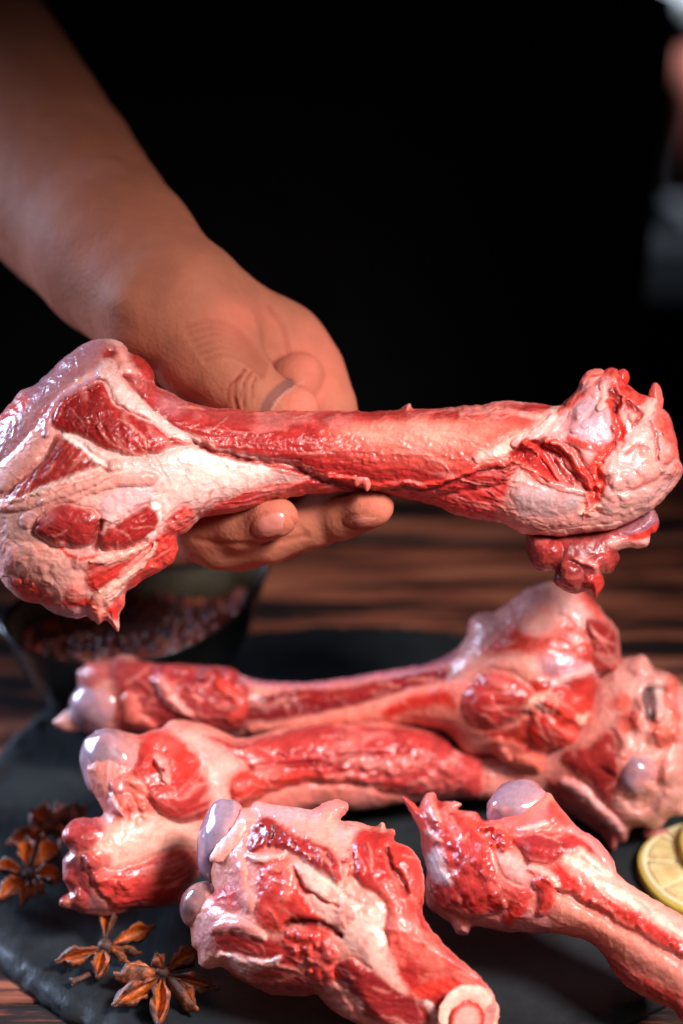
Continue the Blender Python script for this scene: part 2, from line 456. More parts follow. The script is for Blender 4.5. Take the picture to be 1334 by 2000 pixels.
GRISTLE = meat_material('wet_gristle', .27, .25, .12, .5)

# ================================================================== the held bone
HD = lambda u, v: np.full(np.shape(u), D0) if np.ndim(u) else D0
A1 = crop(0, 600, 1.906); A2 = crop(640, 650, 1.922)
hero_out = [(-30, 850), (0, 812), (24, 781), (39, 763), (68, 752), (100, 726), (131, 694), (168, 668), (194, 661), (231, 665), (247, 679), (252, 690), (278, 700), (299, 724), (304, 750), (336, 768), (367, 784), (409, 795), (462, 798), (525, 800), (603, 801), (700, 804), (775, 801), (791, 792), (801, 788), (809, 798), (858, 797), (905, 793), (941, 791), (973, 785), (1025, 785), (1072, 792), (1096, 790), (1124, 764), (1134, 746), (1147, 731), (1173, 730), (1184, 722), (1204, 720), (1217, 736), (1223, 749), (1254, 770), (1269, 770), (1285, 776), (1293, 796), (1311, 816), (1321, 858), (1324, 894), (1332, 918), (1321, 944), (1303, 965), (1277, 993), (1254, 1009), (1223, 1024), (1186, 1035), (1134, 1043), (1082, 1046), (1025, 1042), (1000, 1030), (978, 1019), (936, 1016), (890, 1006), (858, 991), (812, 979), (770, 970), (734, 964), (687, 960), (640, 963), (603, 965), (567, 972), (525, 980), (493, 991), (456, 1001), (420, 1007), (393, 1012), (378, 1025), (362, 1041), (344, 1050), (346, 1072), (336, 1098), (310, 1117), (283, 1130), (262, 1146), (247, 1158), (244, 1182), (236, 1203), (233, 1233), (222, 1228), (205, 1211), (191, 1219), (178, 1208), (168, 1203), (142, 1206), (110, 1198), (79, 1182), (47, 1174), (21, 1156), (3, 1138), (-12, 1100), (-30, 1030), (-42, 950)]
cv = Canvas(hero_out, 2.2, FT, warp=5, seed=1)
# silver skin on the top left
cv.fill(A1((-40, 420), (60, 320), (180, 220), (320, 120), (400, 120), (420, 190), (380, 250), (280, 290), (200, 370), (165, 450), (90, 520), (20, 600), (-60, 640)), SK, 10, 6, 30, wet=1, rough=1.6)
cv.fill(A1((-60, 430), (0, 390), (80, 320), (100, 360), (30, 430), (-60, 520)), RS, 6)
cv.stroke(A1((10, 640), (90, 560), (150, 480), (190, 410), (250, 330), (330, 280), (400, 230)), [26, 26, 22, 14, 12, 16, 16], lin(246, 190, 176), rel=10)
cv.stroke(A1((172, 470), (176, 420), (215, 350), (290, 300), (370, 255)), [9, 8, 6, 6, 5], lin(196, 160, 176), rel=6)
cv.fill(A1((375, 170), (410, 145), (448, 165), (452, 205), (435, 248), (400, 225), (380, 195)), MD, 5, -12, 8, meat=.6)
cv.fill(A1((455, 180), (520, 175), (590, 230), (590, 310), (520, 290), (470, 270)), M, 5, 6, 12, meat=.8, ang=.6)
cv.fill(A1((430, 190), (470, 150), (485, 200), (520, 270), (470, 280), (440, 240)), lin(238, 168, 156), 6, 8)
# big upper muscle
cv.fill(A1((190, 410), (230, 345), (300, 302), (370, 275), (405, 300), (430, 355), (520, 405), (580, 425), (640, 470), (700, 500), (745, 522), (690, 520), (640, 528), (560, 548), (500, 558), (430, 545), (360, 512), (300, 482), (230, 470), (192, 445)), M, 4, 14, 14, meat=1, ang=.9, rim=4)
cv.fill(A1((200, 405), (290, 320), (370, 330), (400, 400), (420, 470), (330, 470), (240, 450)), MD, 22, 0, meat=1, ang=1.1, a=.55)
cv.blobs(A1((210, 430), (300, 320), (400, 420), (560, 470), (640, 500), (500, 545), (330, 480)), 70, 7, None, 3, a=0, seed=4)
# shaft meat
cv.fill(A1((455, 250), (520, 262), (600, 300), (700, 345), (780, 365), (900, 370), (1150, 375), (1340, 385), (1700, 380), (2080, 360), (2080, 420), (1900, 640), (1700, 690), (1500, 730), (1400, 690), (1334, 672), (1240, 652), (1150, 622), (1080, 580), (1000, 572), (930, 562), (850, 545), (750, 520), (700, 485), (600, 420), (520, 350)), M, 4, 17, 13, meat=1, ang=.12, rim=5)
cv.stroke(A1((470, 270), (600, 310), (760, 372), (1000, 385), (1334, 395)), [16, 24, 26, 22, 22], lin(186, 76, 74), soft=.8, a=.6)
cv.fill(A1((600, 330), (660, 340), (700, 372), (650, 400), (590, 380)), lin(196, 120, 126), 10, 0, a=.6)
cv.fill(A2((20, 350), (100, 335), (300, 305), (550, 315), (720, 345), (720, 400), (600, 450), (450, 475), (300, 460), (150, 440), (40, 410)), lin(220, 108, 92), 34, 4, 30, meat=.8, a=.85)
cv.fill(A2((120, 360), (300, 335), (520, 345), (560, 390), (380, 410), (180, 400)), lin(244, 164, 144), 24, 0, a=.65)
cv.stroke(A2((0, 320), (200, 300), (450, 292), (640, 282), (840, 290)), [14, 14, 14, 16, 12], lin(170, 44, 44), soft=.7, a=.8, meat=1)
cv.stroke(A2((500, 300), (640, 290), (800, 320)), [5, 7, 5], lin(226, 130, 120), soft=.7, rel=2)
cv.stroke(A2((560, 470), (640, 440), (700, 410), (790, 370), (870, 290)), [12, 15, 16, 16, 12], lin(240, 168, 152), soft=.6, rel=6)
# white tendon ridge
cv.stroke(A1((400, 230), (435, 300), (480, 350), (560, 400), (640, 462), (740, 505)), [20, 19, 17, 11, 10, 5], WH, soft=.25, rel=9, meat=0)
# pale bone face underneath and its lower meat
cv.fill(A1((400, 548), (520, 562), (640, 532), (760, 530), (900, 563), (1000, 575), (1090, 590), (1160, 630), (1240, 655), (1180, 650), (1100, 642), (1000, 657), (900, 690), (820, 722), (760, 770), (700, 740), (600, 690), (500, 700), (420, 640)), WH, 10, 6, 26, wet=.9)
cv.fill(A1((560, 640), (760, 560), (960, 590), (1060, 625), (900, 660), (780, 710), (660, 700)), lin(255, 238, 226), 16, 0, a=.7)
cv.fill(A1((760, 790), (790, 735), (850, 705), (950, 668), (1060, 650), (1130, 640), (1000, 600), (1100, 585), (1180, 630), (1330, 665), (1560, 720), (1700, 760), (1500, 720), (1334, 690), (1230, 695), (1080, 715), (940, 750), (870, 775)), lin(196, 58, 54), 5, 2, 10, meat=1, ang=-.12)
cv.fill(A2((0, 545), (90, 568), (250, 580), (380, 590), (470, 560), (560, 520), (650, 505), (690, 560), (690, 620), (695, 690), (650, 715), (560, 708), (400, 660), (250, 625), (90, 605)), lin(186, 50, 48), 5, -5, 16, meat=1, ang=.3)
cv.stroke(A1((745, 525), (850, 553), (930, 568), (1000, 580), (1080, 590), (1150, 630), (1240, 662), (1334, 684), (1450, 715)), [3, 4, 4, 5, 6, 6, 5, 5, 4], lin(132, 30, 32), soft=.9, rel=-8)  # dark lines: shadow under the overhanging muscle edge painted into the colour
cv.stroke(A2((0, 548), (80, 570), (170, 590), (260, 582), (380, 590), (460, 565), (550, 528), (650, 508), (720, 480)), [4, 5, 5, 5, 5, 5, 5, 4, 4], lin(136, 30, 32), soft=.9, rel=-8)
cv.stroke(A2((0, 530), (80, 552), (170, 568), (250, 566), (380, 572), (460, 548), (550, 508)), 6, lin(226, 66, 56), soft=.6, rel=6)
cv.blobs(A2((95, 545), (150, 535), (175, 580), (120, 582)), 7, 8, lin(240, 140, 126), 9, 0, seed=5)
cv.blobs(A2((0, 340), (500, 400), (560, 480), (300, 560), (0, 520)), 120, 5, None, 2.4, a=0, seed=14)
cv.blobs(A1((700, 400), (1300, 420), (1300, 620), (1000, 560), (760, 500)), 110, 5, None, 2.2, a=0, seed=15)
# middle left muscle
cv.fill(A1((22, 700), (60, 652), (130, 602), (178, 540), (200, 488), (240, 475), (300, 502), (345, 545), (400, 585), (350, 622), (260, 657), (180, 690), (100, 716), (40, 732)), lin(164, 50, 46), 5, 12, 14, meat=1, ang=2.2, rim=4)
cv.stroke(A1((240, 478), (310, 505), (370, 555), (412, 590)), [6, 9, 12, 9], WH, rel=6)
cv.stroke(A1((20, 740), (110, 722), (250, 668), (360, 625), (430, 590)), [12, 16, 18, 16, 14], lin(250, 196, 182), rel=9)
cv.stroke(A1((100, 800), (170, 740), (280, 690), (400, 650), (560, 640)), [14, 15, 14, 16, 14], lin(246, 186, 172), rel=8)
# fat face
cv.fill(A1((370, 730), (430, 690), (520, 665), (580, 690), (570, 730), (480, 780), (400, 820), (385, 780)), lin(236, 205, 206), 8, 6, wet=1)
cv.fill(A1((375, 780), (470, 760), (480, 790), (420, 825), (385, 810)), WH, 6, 5)
# oval muscles
cv.fill(A1((122, 810), (150, 770), (230, 735), (300, 742), (355, 760), (372, 800), (352, 850), (335, 890), (260, 893), (180, 880), (130, 848)), lin(166, 46, 44), 5, 22, 16, meat=1, ang=.2, rim=4)
cv.fill(A1((362, 870), (400, 822), (470, 782), (540, 742), (587, 722), (600, 770), (570, 842), (520, 882), (450, 897), (385, 905)), M, 5, 20, 14, meat=1, ang=-.5, rim=4)
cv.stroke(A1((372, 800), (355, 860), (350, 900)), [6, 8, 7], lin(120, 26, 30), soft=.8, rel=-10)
cv.stroke(A1((585, 720), (610, 760), (600, 830), (560, 860)), [14, 13, 12, 10], WH, rel=7)
cv.fill(A1((612, 800), (640, 765), (705, 738), (728, 770), (700, 832), (655, 855), (615, 850)), lin(176, 40, 40), 5, 6, 8, meat=.8)
cv.blobs(A1((612, 800), (640, 765), (705, 738), (728, 770), (700, 832), (655, 855)), 16, 7, lin(222, 90, 78), 6, seed=6)
# lower fat and shreds
cv.fill(A1((20, 900), (120, 870), (260, 900), (340, 915), (320, 980), (300, 1060), (220, 1110), (150, 1040), (80, 1000), (10, 980)), lin(244, 190, 176), 10, 8, 20)
cv.blobs(A1((10, 900), (120, 880), (320, 920), (310, 1060), (220, 1100), (100, 1010), (0, 980)), 34, 20, lin(240, 176, 162), 3.5, 0, a=.6, seed=7)
cv.stroke(A1((230, 890), (260, 925), (330, 935), (370, 925)), [3, 4, 3, 3], MB, rel=0)
cv.fill(A1((325, 960), (350, 930), (430, 912), (540, 880), (600, 835), (652, 850), (665, 900), (642, 952), (592, 990), (500, 1045), (462, 1065), (440, 1110), (390, 1080), (330, 1050), (318, 1000)), lin(200, 50, 44), 5, 6, 12, meat=.9, ang=-.6)
cv.blobs(A1((560, 880), (650, 850), (660, 900), (640, 950), (590, 985), (500, 1045), (470, 1060), (560, 960)), 40, 8, lin(224, 70, 58), 6, .6, seed=8)
cv.stroke(A1((335, 948), (380, 938), (440, 925), (500, 905), (545, 885)), [4, 10, 10, 8, 4], lin(246, 176, 160), rel=8)
cv.stroke(A1((352, 1112), (380, 1085), (430, 1045), (470, 1005), (520, 965), (560, 920), (575, 880)), [10, 17, 16, 9, 8, 7, 4], lin(248, 184, 166), rel=10)
cv.stroke(A1((440, 1000), (500, 950), (560, 900)), [4, 6, 3], lin(236, 130, 116), rel=5)
cv.fill(A1((35, 1030), (60, 1000), (110, 1010), (150, 1040), (200, 1090), (245, 1115), (200, 1125), (150, 1112), (90, 1090)), lin(204, 52, 44), 6, -4, 10, meat=.8)
cv.blobs(A1((40, 1030), (100, 1010), (200, 1090), (240, 1120), (100, 1095)), 18, 8, lin(226, 96, 80), 6, .3, seed=9)
cv.fill(A1((240, 1090), (260, 1060), (350, 1090), (360, 1130), (300, 1125), (240, 1120)), MB, 5, 2, meat=.6)
cv.fill(A1((245, 1050), (262, 1025), (300, 1030), (315, 1060), (300, 1085), (255, 1085)), lin(244, 150, 136), 5, 6)
cv.fill(A1((120, 1110), (200, 1118), (320, 1128), (345, 1160), (270, 1165), (180, 1150)), lin(200, 172, 184), 6, 4, wet=1)
cv.fill(A1((345, 1150), (400, 1150), (440, 1170), (460, 1110), (470, 1070), (440, 1100), (400, 1120)), MB, 4, 4, meat=.5)
cv.stroke(A1((350, 1140), (385, 1165), (440, 1215)), [12, 15, 8], lin(246, 150, 132), rel=9)
# right knob
cv.fill(A2((700, 420), (790, 365), (850, 330), (880, 250), (950, 175), (1040, 130), (1130, 150), (1260, 230), (1330, 330), (1345, 520), (1240, 690), (1060, 740), (1010, 690), (1000, 600), (960, 500), (880, 410), (800, 400)), lin(206, 164, 160), 6, 6, 20, wet=.8, ang=1.2, meat=.25)
cv.fill(A2((900, 300), (980, 240), (1050, 300), (1085, 380), (1060, 420), (970, 420), (900, 390)), lin(186, 168, 180), 14, 8, wet=1)
cv.stroke(A2((705, 412), (800, 372), (850, 330), (885, 262), (950, 195), (1010, 165)), [10, 14, 16, 16, 10, 6], lin(238, 172, 164), rel=9)
cv.stroke(A2((1030, 150), (1045, 200), (1050, 250), (1020, 280)), [6, 12, 12, 10], lin(240, 180, 170), rel=8)
cv.fill(A2((1100, 420), (1150, 352), (1230, 302), (1285, 370), (1300, 500), (1200, 645), (1100, 690), (1020, 675), (1030, 560), (1060, 480)), lin(216, 176, 168), 8, 16, 22, ang=1.4, meat=.22)
cv.stroke(A2((1195, 470), (1205, 540), (1190, 580)), [16, 18, 10], lin(240, 140, 120), soft=1, a=.8)
cv.stroke(A2((1130, 540), (1160, 500), (1180, 470)), [10, 14, 8], lin(196, 180, 186), soft=1, a=.7)
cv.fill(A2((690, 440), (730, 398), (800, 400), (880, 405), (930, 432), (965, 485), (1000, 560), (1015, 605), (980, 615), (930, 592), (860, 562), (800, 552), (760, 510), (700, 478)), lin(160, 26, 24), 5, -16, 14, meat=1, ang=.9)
cv.stroke(A2((740, 410), (765, 450), (780, 500), (830, 545)), [10, 13, 10, 6], lin(206, 62, 52), rel=10)
cv.stroke(A2((820, 410), (880, 440), (930, 500), (980, 580)), [8, 12, 12, 8], lin(214, 58, 46), rel=12)
cv.stroke(A2((870, 480), (900, 520), (920, 570)), [8, 10, 6], lin(180, 34, 30), rel=6)
cv.stroke(A2((690, 470), (760, 520), (860, 572), (960, 605)), [5, 8, 8, 8], lin(226, 80, 66), rel=5)
cv.stroke(A2((1060, 260), (1085, 330), (1095, 390), (1040, 450), (1005, 500), (1015, 570), (1000, 620), (965, 650)), [8, 10, 9, 11, 14, 12, 12, 10], lin(214, 44, 34), soft=.5, rel=-9, meat=.4)
cv.stroke(A2((1068, 350), (1080, 390), (1075, 420)), [3, 4, 3], lin(120, 20, 22), rel=-5)
cv.stroke(A2((1100, 420), (1110, 370), (1145, 345)), [5, 5, 4], lin(190, 24, 20))
cv.blobs(A2((990, 480), (1040, 440), (1040, 560), (1010, 640), (990, 560)), 16, 8, lin(232, 96, 76), 6, .2, seed=10)
cv.fill(A2((1040, 135), (1095, 130), (1125, 190), (1195, 235), (1160, 285), (1085, 300), (1065, 250), (1052, 200)), lin(186, 44, 40), 5, 4, 10, meat=1)
cv.blobs(A2((1040, 130), (1100, 130), (1130, 190), (1195, 240), (1140, 290), (1080, 290)), 26, 9, lin(206, 66, 56), 9, .5, seed=11)
cv.stroke(A2((1150, 320), (1200, 290), (1225, 255), (1245, 250)), [12, 14, 14, 8], lin(240, 176, 164), rel=9)
cv.fill(A2((1225, 310), (1275, 300), (1310, 360), (1325, 480), (1300, 480), (1280, 420), (1240, 370)), lin(196, 66, 60), 7, 4, meat=.7)
cv.stroke(A2((1315, 470), (1345, 520), (1300, 580), (1230, 650)), [8, 10, 8, 8], lin(240, 176, 162), rel=4)
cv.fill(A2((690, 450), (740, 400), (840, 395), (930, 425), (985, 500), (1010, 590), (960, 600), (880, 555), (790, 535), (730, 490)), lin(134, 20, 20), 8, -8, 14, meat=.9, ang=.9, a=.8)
cv.stroke(A2((745, 415), (790, 440), (830, 490), (870, 545)), [6, 9, 9, 4], lin(196, 50, 42), rel=9)
cv.stroke(A2((840, 405), (905, 445), (955, 515), (985, 580)), [6, 9, 9, 5], lin(204, 52, 42), rel=10)
cv.stroke(A2((880, 300), (930, 250), (985, 205), (1030, 180)), [8, 9, 8, 6], lin(196, 84, 76), soft=.8, rel=5)
cv.stroke(A2((905, 395), (980, 425), (1050, 425)), [6, 8, 8], lin(206, 66, 54), soft=.8, rel=3)
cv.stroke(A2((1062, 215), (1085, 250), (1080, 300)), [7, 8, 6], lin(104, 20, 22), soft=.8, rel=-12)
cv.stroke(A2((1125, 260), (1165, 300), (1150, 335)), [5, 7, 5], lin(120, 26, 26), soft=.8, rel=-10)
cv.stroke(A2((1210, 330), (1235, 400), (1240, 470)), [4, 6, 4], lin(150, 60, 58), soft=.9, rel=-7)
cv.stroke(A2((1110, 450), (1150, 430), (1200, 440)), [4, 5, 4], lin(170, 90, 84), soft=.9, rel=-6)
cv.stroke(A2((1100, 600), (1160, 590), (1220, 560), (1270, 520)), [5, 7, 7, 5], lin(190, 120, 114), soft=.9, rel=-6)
cv.blobs(A2((1180, 230), (1280, 250), (1320, 380), (1325, 520), (1270, 600), (1240, 400)), 26, 12, lin(206, 96, 84), 9, .3, a=.6, seed=16)
cv.blobs(A2((880, 290), (1040, 170), (1080, 400), (960, 420)), 18, 14, lin(196, 150, 152), 7, a=.5, seed=17)
cv.blobs(A2((1040, 470), (1160, 360), (1280, 420), (1230, 640), (1080, 680)), 30, 15, lin(206, 158, 150), 8, a=.5, seed=18)
cv.stroke(A2((1255, 240), (1262, 262), (1250, 290)), [8, 7, 6], lin(214, 110, 98), rel=10)
# gristle face below it
cv.fill(A2((640, 700), (680, 600), (720, 560), (800, 560), (900, 590), (960, 610), (960, 650), (1060, 690), (1180, 680), (1130, 730), (1050, 760), (850, 770), (740, 760)), lin(216, 160, 150), 8, 4, wet=.9, meat=.2)
cv.fill(A2((688, 590), (740, 565), (850, 576), (935, 602), (955, 640), (920, 668), (850, 682), (740, 690), (700, 650)), lin(182, 162, 162), 9, 6, 24, wet=1)
cv.blobs(A2((945, 650), (985, 628), (1022, 648), (1000, 690), (970, 695)), 9, 9, lin(248, 170, 152), 12, 0, seed=12)
cv.stroke(A2((640, 705), (740, 745), (850, 755), (1000, 735), (1100, 715)), [5, 7, 8, 7, 5], lin(244, 190, 176), rel=5)
cv.sinew(70, 77, lin(222, 130, 118), (30, 120))
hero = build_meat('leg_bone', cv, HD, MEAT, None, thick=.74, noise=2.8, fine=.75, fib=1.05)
tag(hero, 'large raw leg bone with red meat held up in the hand above the slate', 'bone', 'raw leg bones')
hero_cv = cv
# hanging scrap of meat under its right end
sc = A2((745, 755), (770, 735), (850, 745), (950, 740), (1050, 725), (1110, 715), (1170, 688), (1215, 655), (1240, 692), (1236, 742), (1208, 755), (1205, 792), (1180, 807), (1092, 815), (1092, 850), (1062, 900), (1032, 905), (1036, 950), (1006, 1002), (982, 972), (932, 980), (882, 962), (845, 932), (852, 892), (800, 897), (762, 862), (745, 812))
cs = Canvas(sc, 2.6, MW, warp=4, seed=6)
cs.meat[:] = .5; cs.col *= .7
cs.fill(A2((750, 770), (830, 760), (880, 800), (870, 860), (820, 900), (760, 860)), lin(112, 24, 28), 5, 16, 12, wet=1, rim=4)
cs.fill(A2((850, 890), (900, 860), (950, 880), (960, 950), (920, 985), (860, 950)), lin(106, 26, 30), 5, 16, 12, wet=1, rim=4)
cs.fill(A2((960, 860), (1010, 830), (1060, 830), (1080, 860), (1050, 900), (990, 910)), lin(112, 28, 32), 5, 12, 12, wet=1)
cs.fill(A2((970, 930), (1010, 905), (1040, 930), (1010, 1000), (985, 970)), lin(160, 34, 32), 4, 10, 8)
cs.stroke(A2((930, 850), (990, 870), (1010, 900)), [6, 8, 5], lin(214, 120, 116), rel=6)
cs.fill(A2((1100, 745), (1170, 702), (1212, 660), (1240, 700), (1205, 740), (1130, 770)), LI, 5, 12, 12, wet=1, meat=0)
cs.stroke(A2((1060, 790), (1120, 795), (1190, 790), (1210, 760)), [8, 11, 9, 5], lin(236, 170, 162), rel=6, meat=0)
cs.stroke(A2((1100, 775), (1160, 765), (1230, 735)), [4, 6, 7], MB, rel=2)
scrap = build_meat('hanging_scrap', cs, lambda u, v: HD(u, v) + .004, MEAT, hero, thick=.8, noise=3, fine=1.2)
scrap['label'] = 'dark red scrap of meat hanging under the right end'


for kq, (pts_, cc_) in enumerate([([(1130, 752), (1138, 733), (1152, 722), (1174, 720), (1182, 728), (1172, 738), (1154, 742), (1142, 760)], lin(206, 110, 100)),
                                  ([(1266, 778), (1270, 756), (1280, 746), (1290, 756), (1296, 792), (1286, 806), (1274, 796)], lin(196, 90, 82)),
                                  ([(1202, 748), (1206, 726), (1218, 720), (1228, 730), (1228, 750), (1216, 760)], lin(180, 44, 40)),
                                  ([(690, 936), (700, 926), (722, 928), (724, 948), (716, 962), (706, 946), (694, 950)], lin(226, 110, 98))]):
    cq = Canvas(pts_, 2.2, cc_, warp=3, seed=20 + kq); cq.meat[:] = .4
    build_meat('shred', cq, (lambda u, v: HD(u, v) - .004) if kq < 3 else (lambda u, v: HD(u, v) - .0105), MEAT, hero, thick=.8, noise=1.5)

# ================================================================== bones lying on the slate
def lying(name, label, out, base, axis, paint, thick=.8, step=3.4, warp=5, seed=2, balls=(), noise=4, fine=1.0, mat=None, fib=1.1, floor=0.0, extra=None):
    c = Canvas(out, step, base, warp=warp, seed=seed)
    paint(c); c.sinew(42, int(seed * 10), lin(226, 132, 120)); c.col *= .90
    df = axis_depth(axis)
    o = build_meat(name, c, df, mat or MEAT, None, thick=thick, noise=noise, fine=fine, floor=floor, fib=fib, extra=extra, relk=1.15)
    if label: tag(o, label, 'bone', 'raw leg bones')
    return o, c, df

# ---- back bone, knob raised at the right
B9 = crop(100, 1250, 1.551); B7 = crop(780, 1120, 2.408); B3 = crop(0, 1050, 1.906)
outA = B9((72, 250), (78, 200), (95, 170), (78, 130), (80, 92), (120, 65), (180, 58), (215, 44), (250, 48), (285, 66), (400, 70), (500, 76), (548, 88), (580, 108), (640, 120), (740, 127), (850, 118), (980, 98), (1100, 78), (1180, 50), (1235, 20)) + \
       B7((325, 290), (335, 225), (375, 192), (455, 182), (520, 140), (580, 85), (640, 55), (720, 42), (800, 62), (870, 85), (930, 150), (970, 200), (1020, 250), (1035, 350), (1050, 440), (1074, 520), (1062, 548), (1005, 512), (945, 495), (945, 600), (930, 680), (900, 740), (850, 800), (780, 832), (710, 850), (692, 900), (682, 945), (645, 958), (570, 930), (480, 890), (430, 852), (330, 860), (280, 830), (220, 750), (120, 722), (0, 725)) + \
       B9((1000, 300), (850, 292), (700, 292), (600, 294), (450, 290), (300, 285), (200, 285), (120, 285))
def pA(c):
    c.wet[:] = .5
    c.fill(B9((60, 100), (120, 60), (300, 60), (560, 80), (600, 130), (600, 260), (480, 290), (250, 290), (190, 240), (180, 120)), MW, 8, 4, meat=.5)
    c.fill(B9((80, 90), (120, 60), (170, 60), (165, 110), (110, 150), (80, 130)), lin(170, 90, 86), 6, 6)
    c.fill(B9((240, 120), (300, 80), (400, 80), (540, 85), (590, 120), (590, 200), (520, 250), (420, 245), (330, 200)), lin(144, 36, 39), 7, 8, 14, meat=.9, ang=.3)
    c.blobs(B9((200, 70), (400, 75), (560, 90), (560, 150), (400, 150), (260, 110)), 26, 16, lin(144, 52, 60), 14, .4, a=.8, seed=21)
    c.stroke(B9((330, 125), (350, 160), (375, 195), (420, 230)), [12, 16, 12, 6], lin(214, 140, 132), rel=14)
    c.stroke(B9((235, 190), (250, 240), (300, 270)), [18, 18, 14], lin(206, 110, 96), rel=8)
    c.stroke(B9((510, 130), (560, 180), (580, 220), (540, 240)), [12, 14, 14, 10], lin(190, 56, 47), rel=8)
    c.fill(B9((590, 225), (620, 165), (750, 148), (900, 138), (1050, 104), (1180, 80), (1245, 80), (1235, 122), (1150, 132), (1000, 182), (850, 222), (700, 248), (600, 250)), MD, 6, -3, 12, meat=1, ang=-.12)
    c.fill(B9((760, 160), (1000, 130), (1180, 90), (1230, 95), (1150, 120), (980, 160), (800, 200)), lin(144, 27, 24), 12, 3, meat=1, a=.8)
    c.stroke(B9((590, 112), (740, 130), (850, 124), (980, 104), (1100, 86), (1190, 55), (1245, 20)), [14, 12, 10, 10, 10, 12, 12], lin(176, 120, 136), rel=4, wet=1)
    c.fill(B9((600, 258), (700, 250), (850, 226), (1000, 186), (1150, 140), (1240, 130), (1334, 160), (1334, 300), (1060, 250), (860, 262), (700, 275), (600, 285)), lin(226, 136, 118), 7, 8, 12)
    c.stroke(B9((1020, 225), (1100, 190), (1180, 175), (1220, 200)), [10, 14, 14, 8], lin(192, 49, 39), soft=.7)
    K = B7
    c.fill(K((320, 230), (380, 190), (470, 180), (600, 70), (760, 30), (900, 80), (1000, 220), (900, 260), (780, 200), (600, 240), (480, 270), (400, 330), (420, 400), (320, 470), (250, 480), (270, 350)), lin(224, 172, 164), 12, 6, 30, wet=1, rough=1.4)
    c.fill(K((830, 70), (900, 90), (960, 190), (1010, 250), (940, 220), (870, 150)), lin(197, 67, 59), 7, 4, meat=.5)
    c.stroke(K((790, 160), (860, 210), (920, 290)), [16, 18, 10], lin(236, 196, 188), rel=6)
    c.fill(K((405, 348), (480, 272), (550, 236), (620, 272), (715, 282), (770, 225), (850, 225), (905, 290), (945, 400), (930, 445), (860, 432), (770, 385), (640, 382), (520, 392), (432, 388)), lin(178, 48, 37), 12, 5, 20, meat=.8, ang=.2)
    c.stroke(K((640, 255), (690, 240)), [14, 12], lin(150, 120, 126), soft=.8)
    c.stroke(K((620, 240), (700, 205), (760, 200)), [18, 16, 12], lin(226, 170, 160), soft=.8)
    c.fill(K((870, 205), (960, 222), (1018, 262), (1034, 352), (1052, 440), (1076, 525), (1060, 548), (1000, 508), (925, 478), (912, 400), (890, 300)), lin(144, 40, 37), 6, 14, 14, meat=1, ang=1.1, rim=3, wet=1)
    c.fill(K((440, 400), (640, 392), (680, 440), (640, 520), (560, 490), (440, 450)), lin(224, 160, 146), 12, 6)
    c.fill(K((298, 620), (318, 540), (370, 482), (440, 458), (530, 480), (600, 520), (642, 585), (605, 655), (520, 702), (430, 732), (340, 705)), lin(157, 36, 34), 6, 26, 26, meat=.8, ang=.3, rim=3)
    c.fill(K((620, 500), (720, 500), (800, 540), (860, 600), (900, 700), (850, 780), (760, 840), (690, 800), (640, 720), (600, 640)), lin(174, 35, 27), 6, 8, 16, meat=.9, ang=.8, wet=1)
    c.fill(K((655, 390), (760, 372), (880, 430), (930, 470), (900, 520), (760, 520), (680, 470)), lin(184, 140, 152), 8, 5, wet=1)
    c.stroke(K((720, 520), (800, 490), (900, 455)), [10, 12, 8], lin(228, 176, 172), rel=8)
    c.fill(K((790, 510), (900, 470), (938, 540), (930, 600), (870, 620), (820, 580)), lin(163, 32, 27), 5, 8, meat=.8)
    c.stroke(K((600, 640), (640, 600), (700, 590), (780, 650), (850, 690), (900, 670)), [10, 14, 14, 10, 10, 6], lin(240, 156, 136), rel=8)
    c.stroke(K((660, 600), (690, 640), (730, 620)), [12, 12, 10], lin(244, 186, 170), rel=7)
    c.fill(K((610, 640), (660, 660), (740, 700), (800, 790), (720, 850), (640, 840), (600, 760)), lin(168, 27, 21), 5, 12, 14, meat=1, ang=1.1)
    c.fill(K((400, 740), (520, 715), (600, 680), (640, 800), (690, 840), (560, 870), (450, 810)), lin(168, 40, 29), 8, -4, meat=.6)
    c.fill(K((200, 700), (280, 690), (420, 780), (430, 850), (330, 862), (280, 830)), lin(200, 130, 116), 8, 3)
    c.fill(K((440, 800), (560, 850), (690, 880), (684, 945), (640, 960), (480, 895)), lin(226, 128, 108), 6, 8)
    c.blobs(K((440, 780), (600, 840), (680, 900), (560, 920), (470, 870)), 12, 16, lin(214, 110, 92), 8, .2, seed=22)
    c.blobs(K((700, 560), (900, 600), (900, 720), (800, 800), (700, 700)), 18, 16, lin(205, 48, 36), 8, .3, seed=23)
boneA, cA, dA = lying('leg_bone', 'raw leg bone at the back of the slate, big round knob raised at right', outA, lin(226, 164, 150), [(150, 1400, .030), (700, 1390, .035), (1050, 1330, .050)], pA, thick=.78, seed=2.3)
ball('cartilage_cap', cA, 200, 1378, 62, 58, 64, -.2, dA, 12, GRISTLE, LI, boneA, seed=1)
# pale pointed tendon at its left tip
tc = Canvas(B9((5, 250), (20, 232), (60, 205), (110, 200), (130, 240), (100, 272), (40, 275)), 4, lin(214, 170, 160), warp=3, seed=8)
o_ = build_meat('tendon', tc, lambda u, v: dA(u, v), MEAT, boneA, thick=.8, noise=2, floor=0.0)

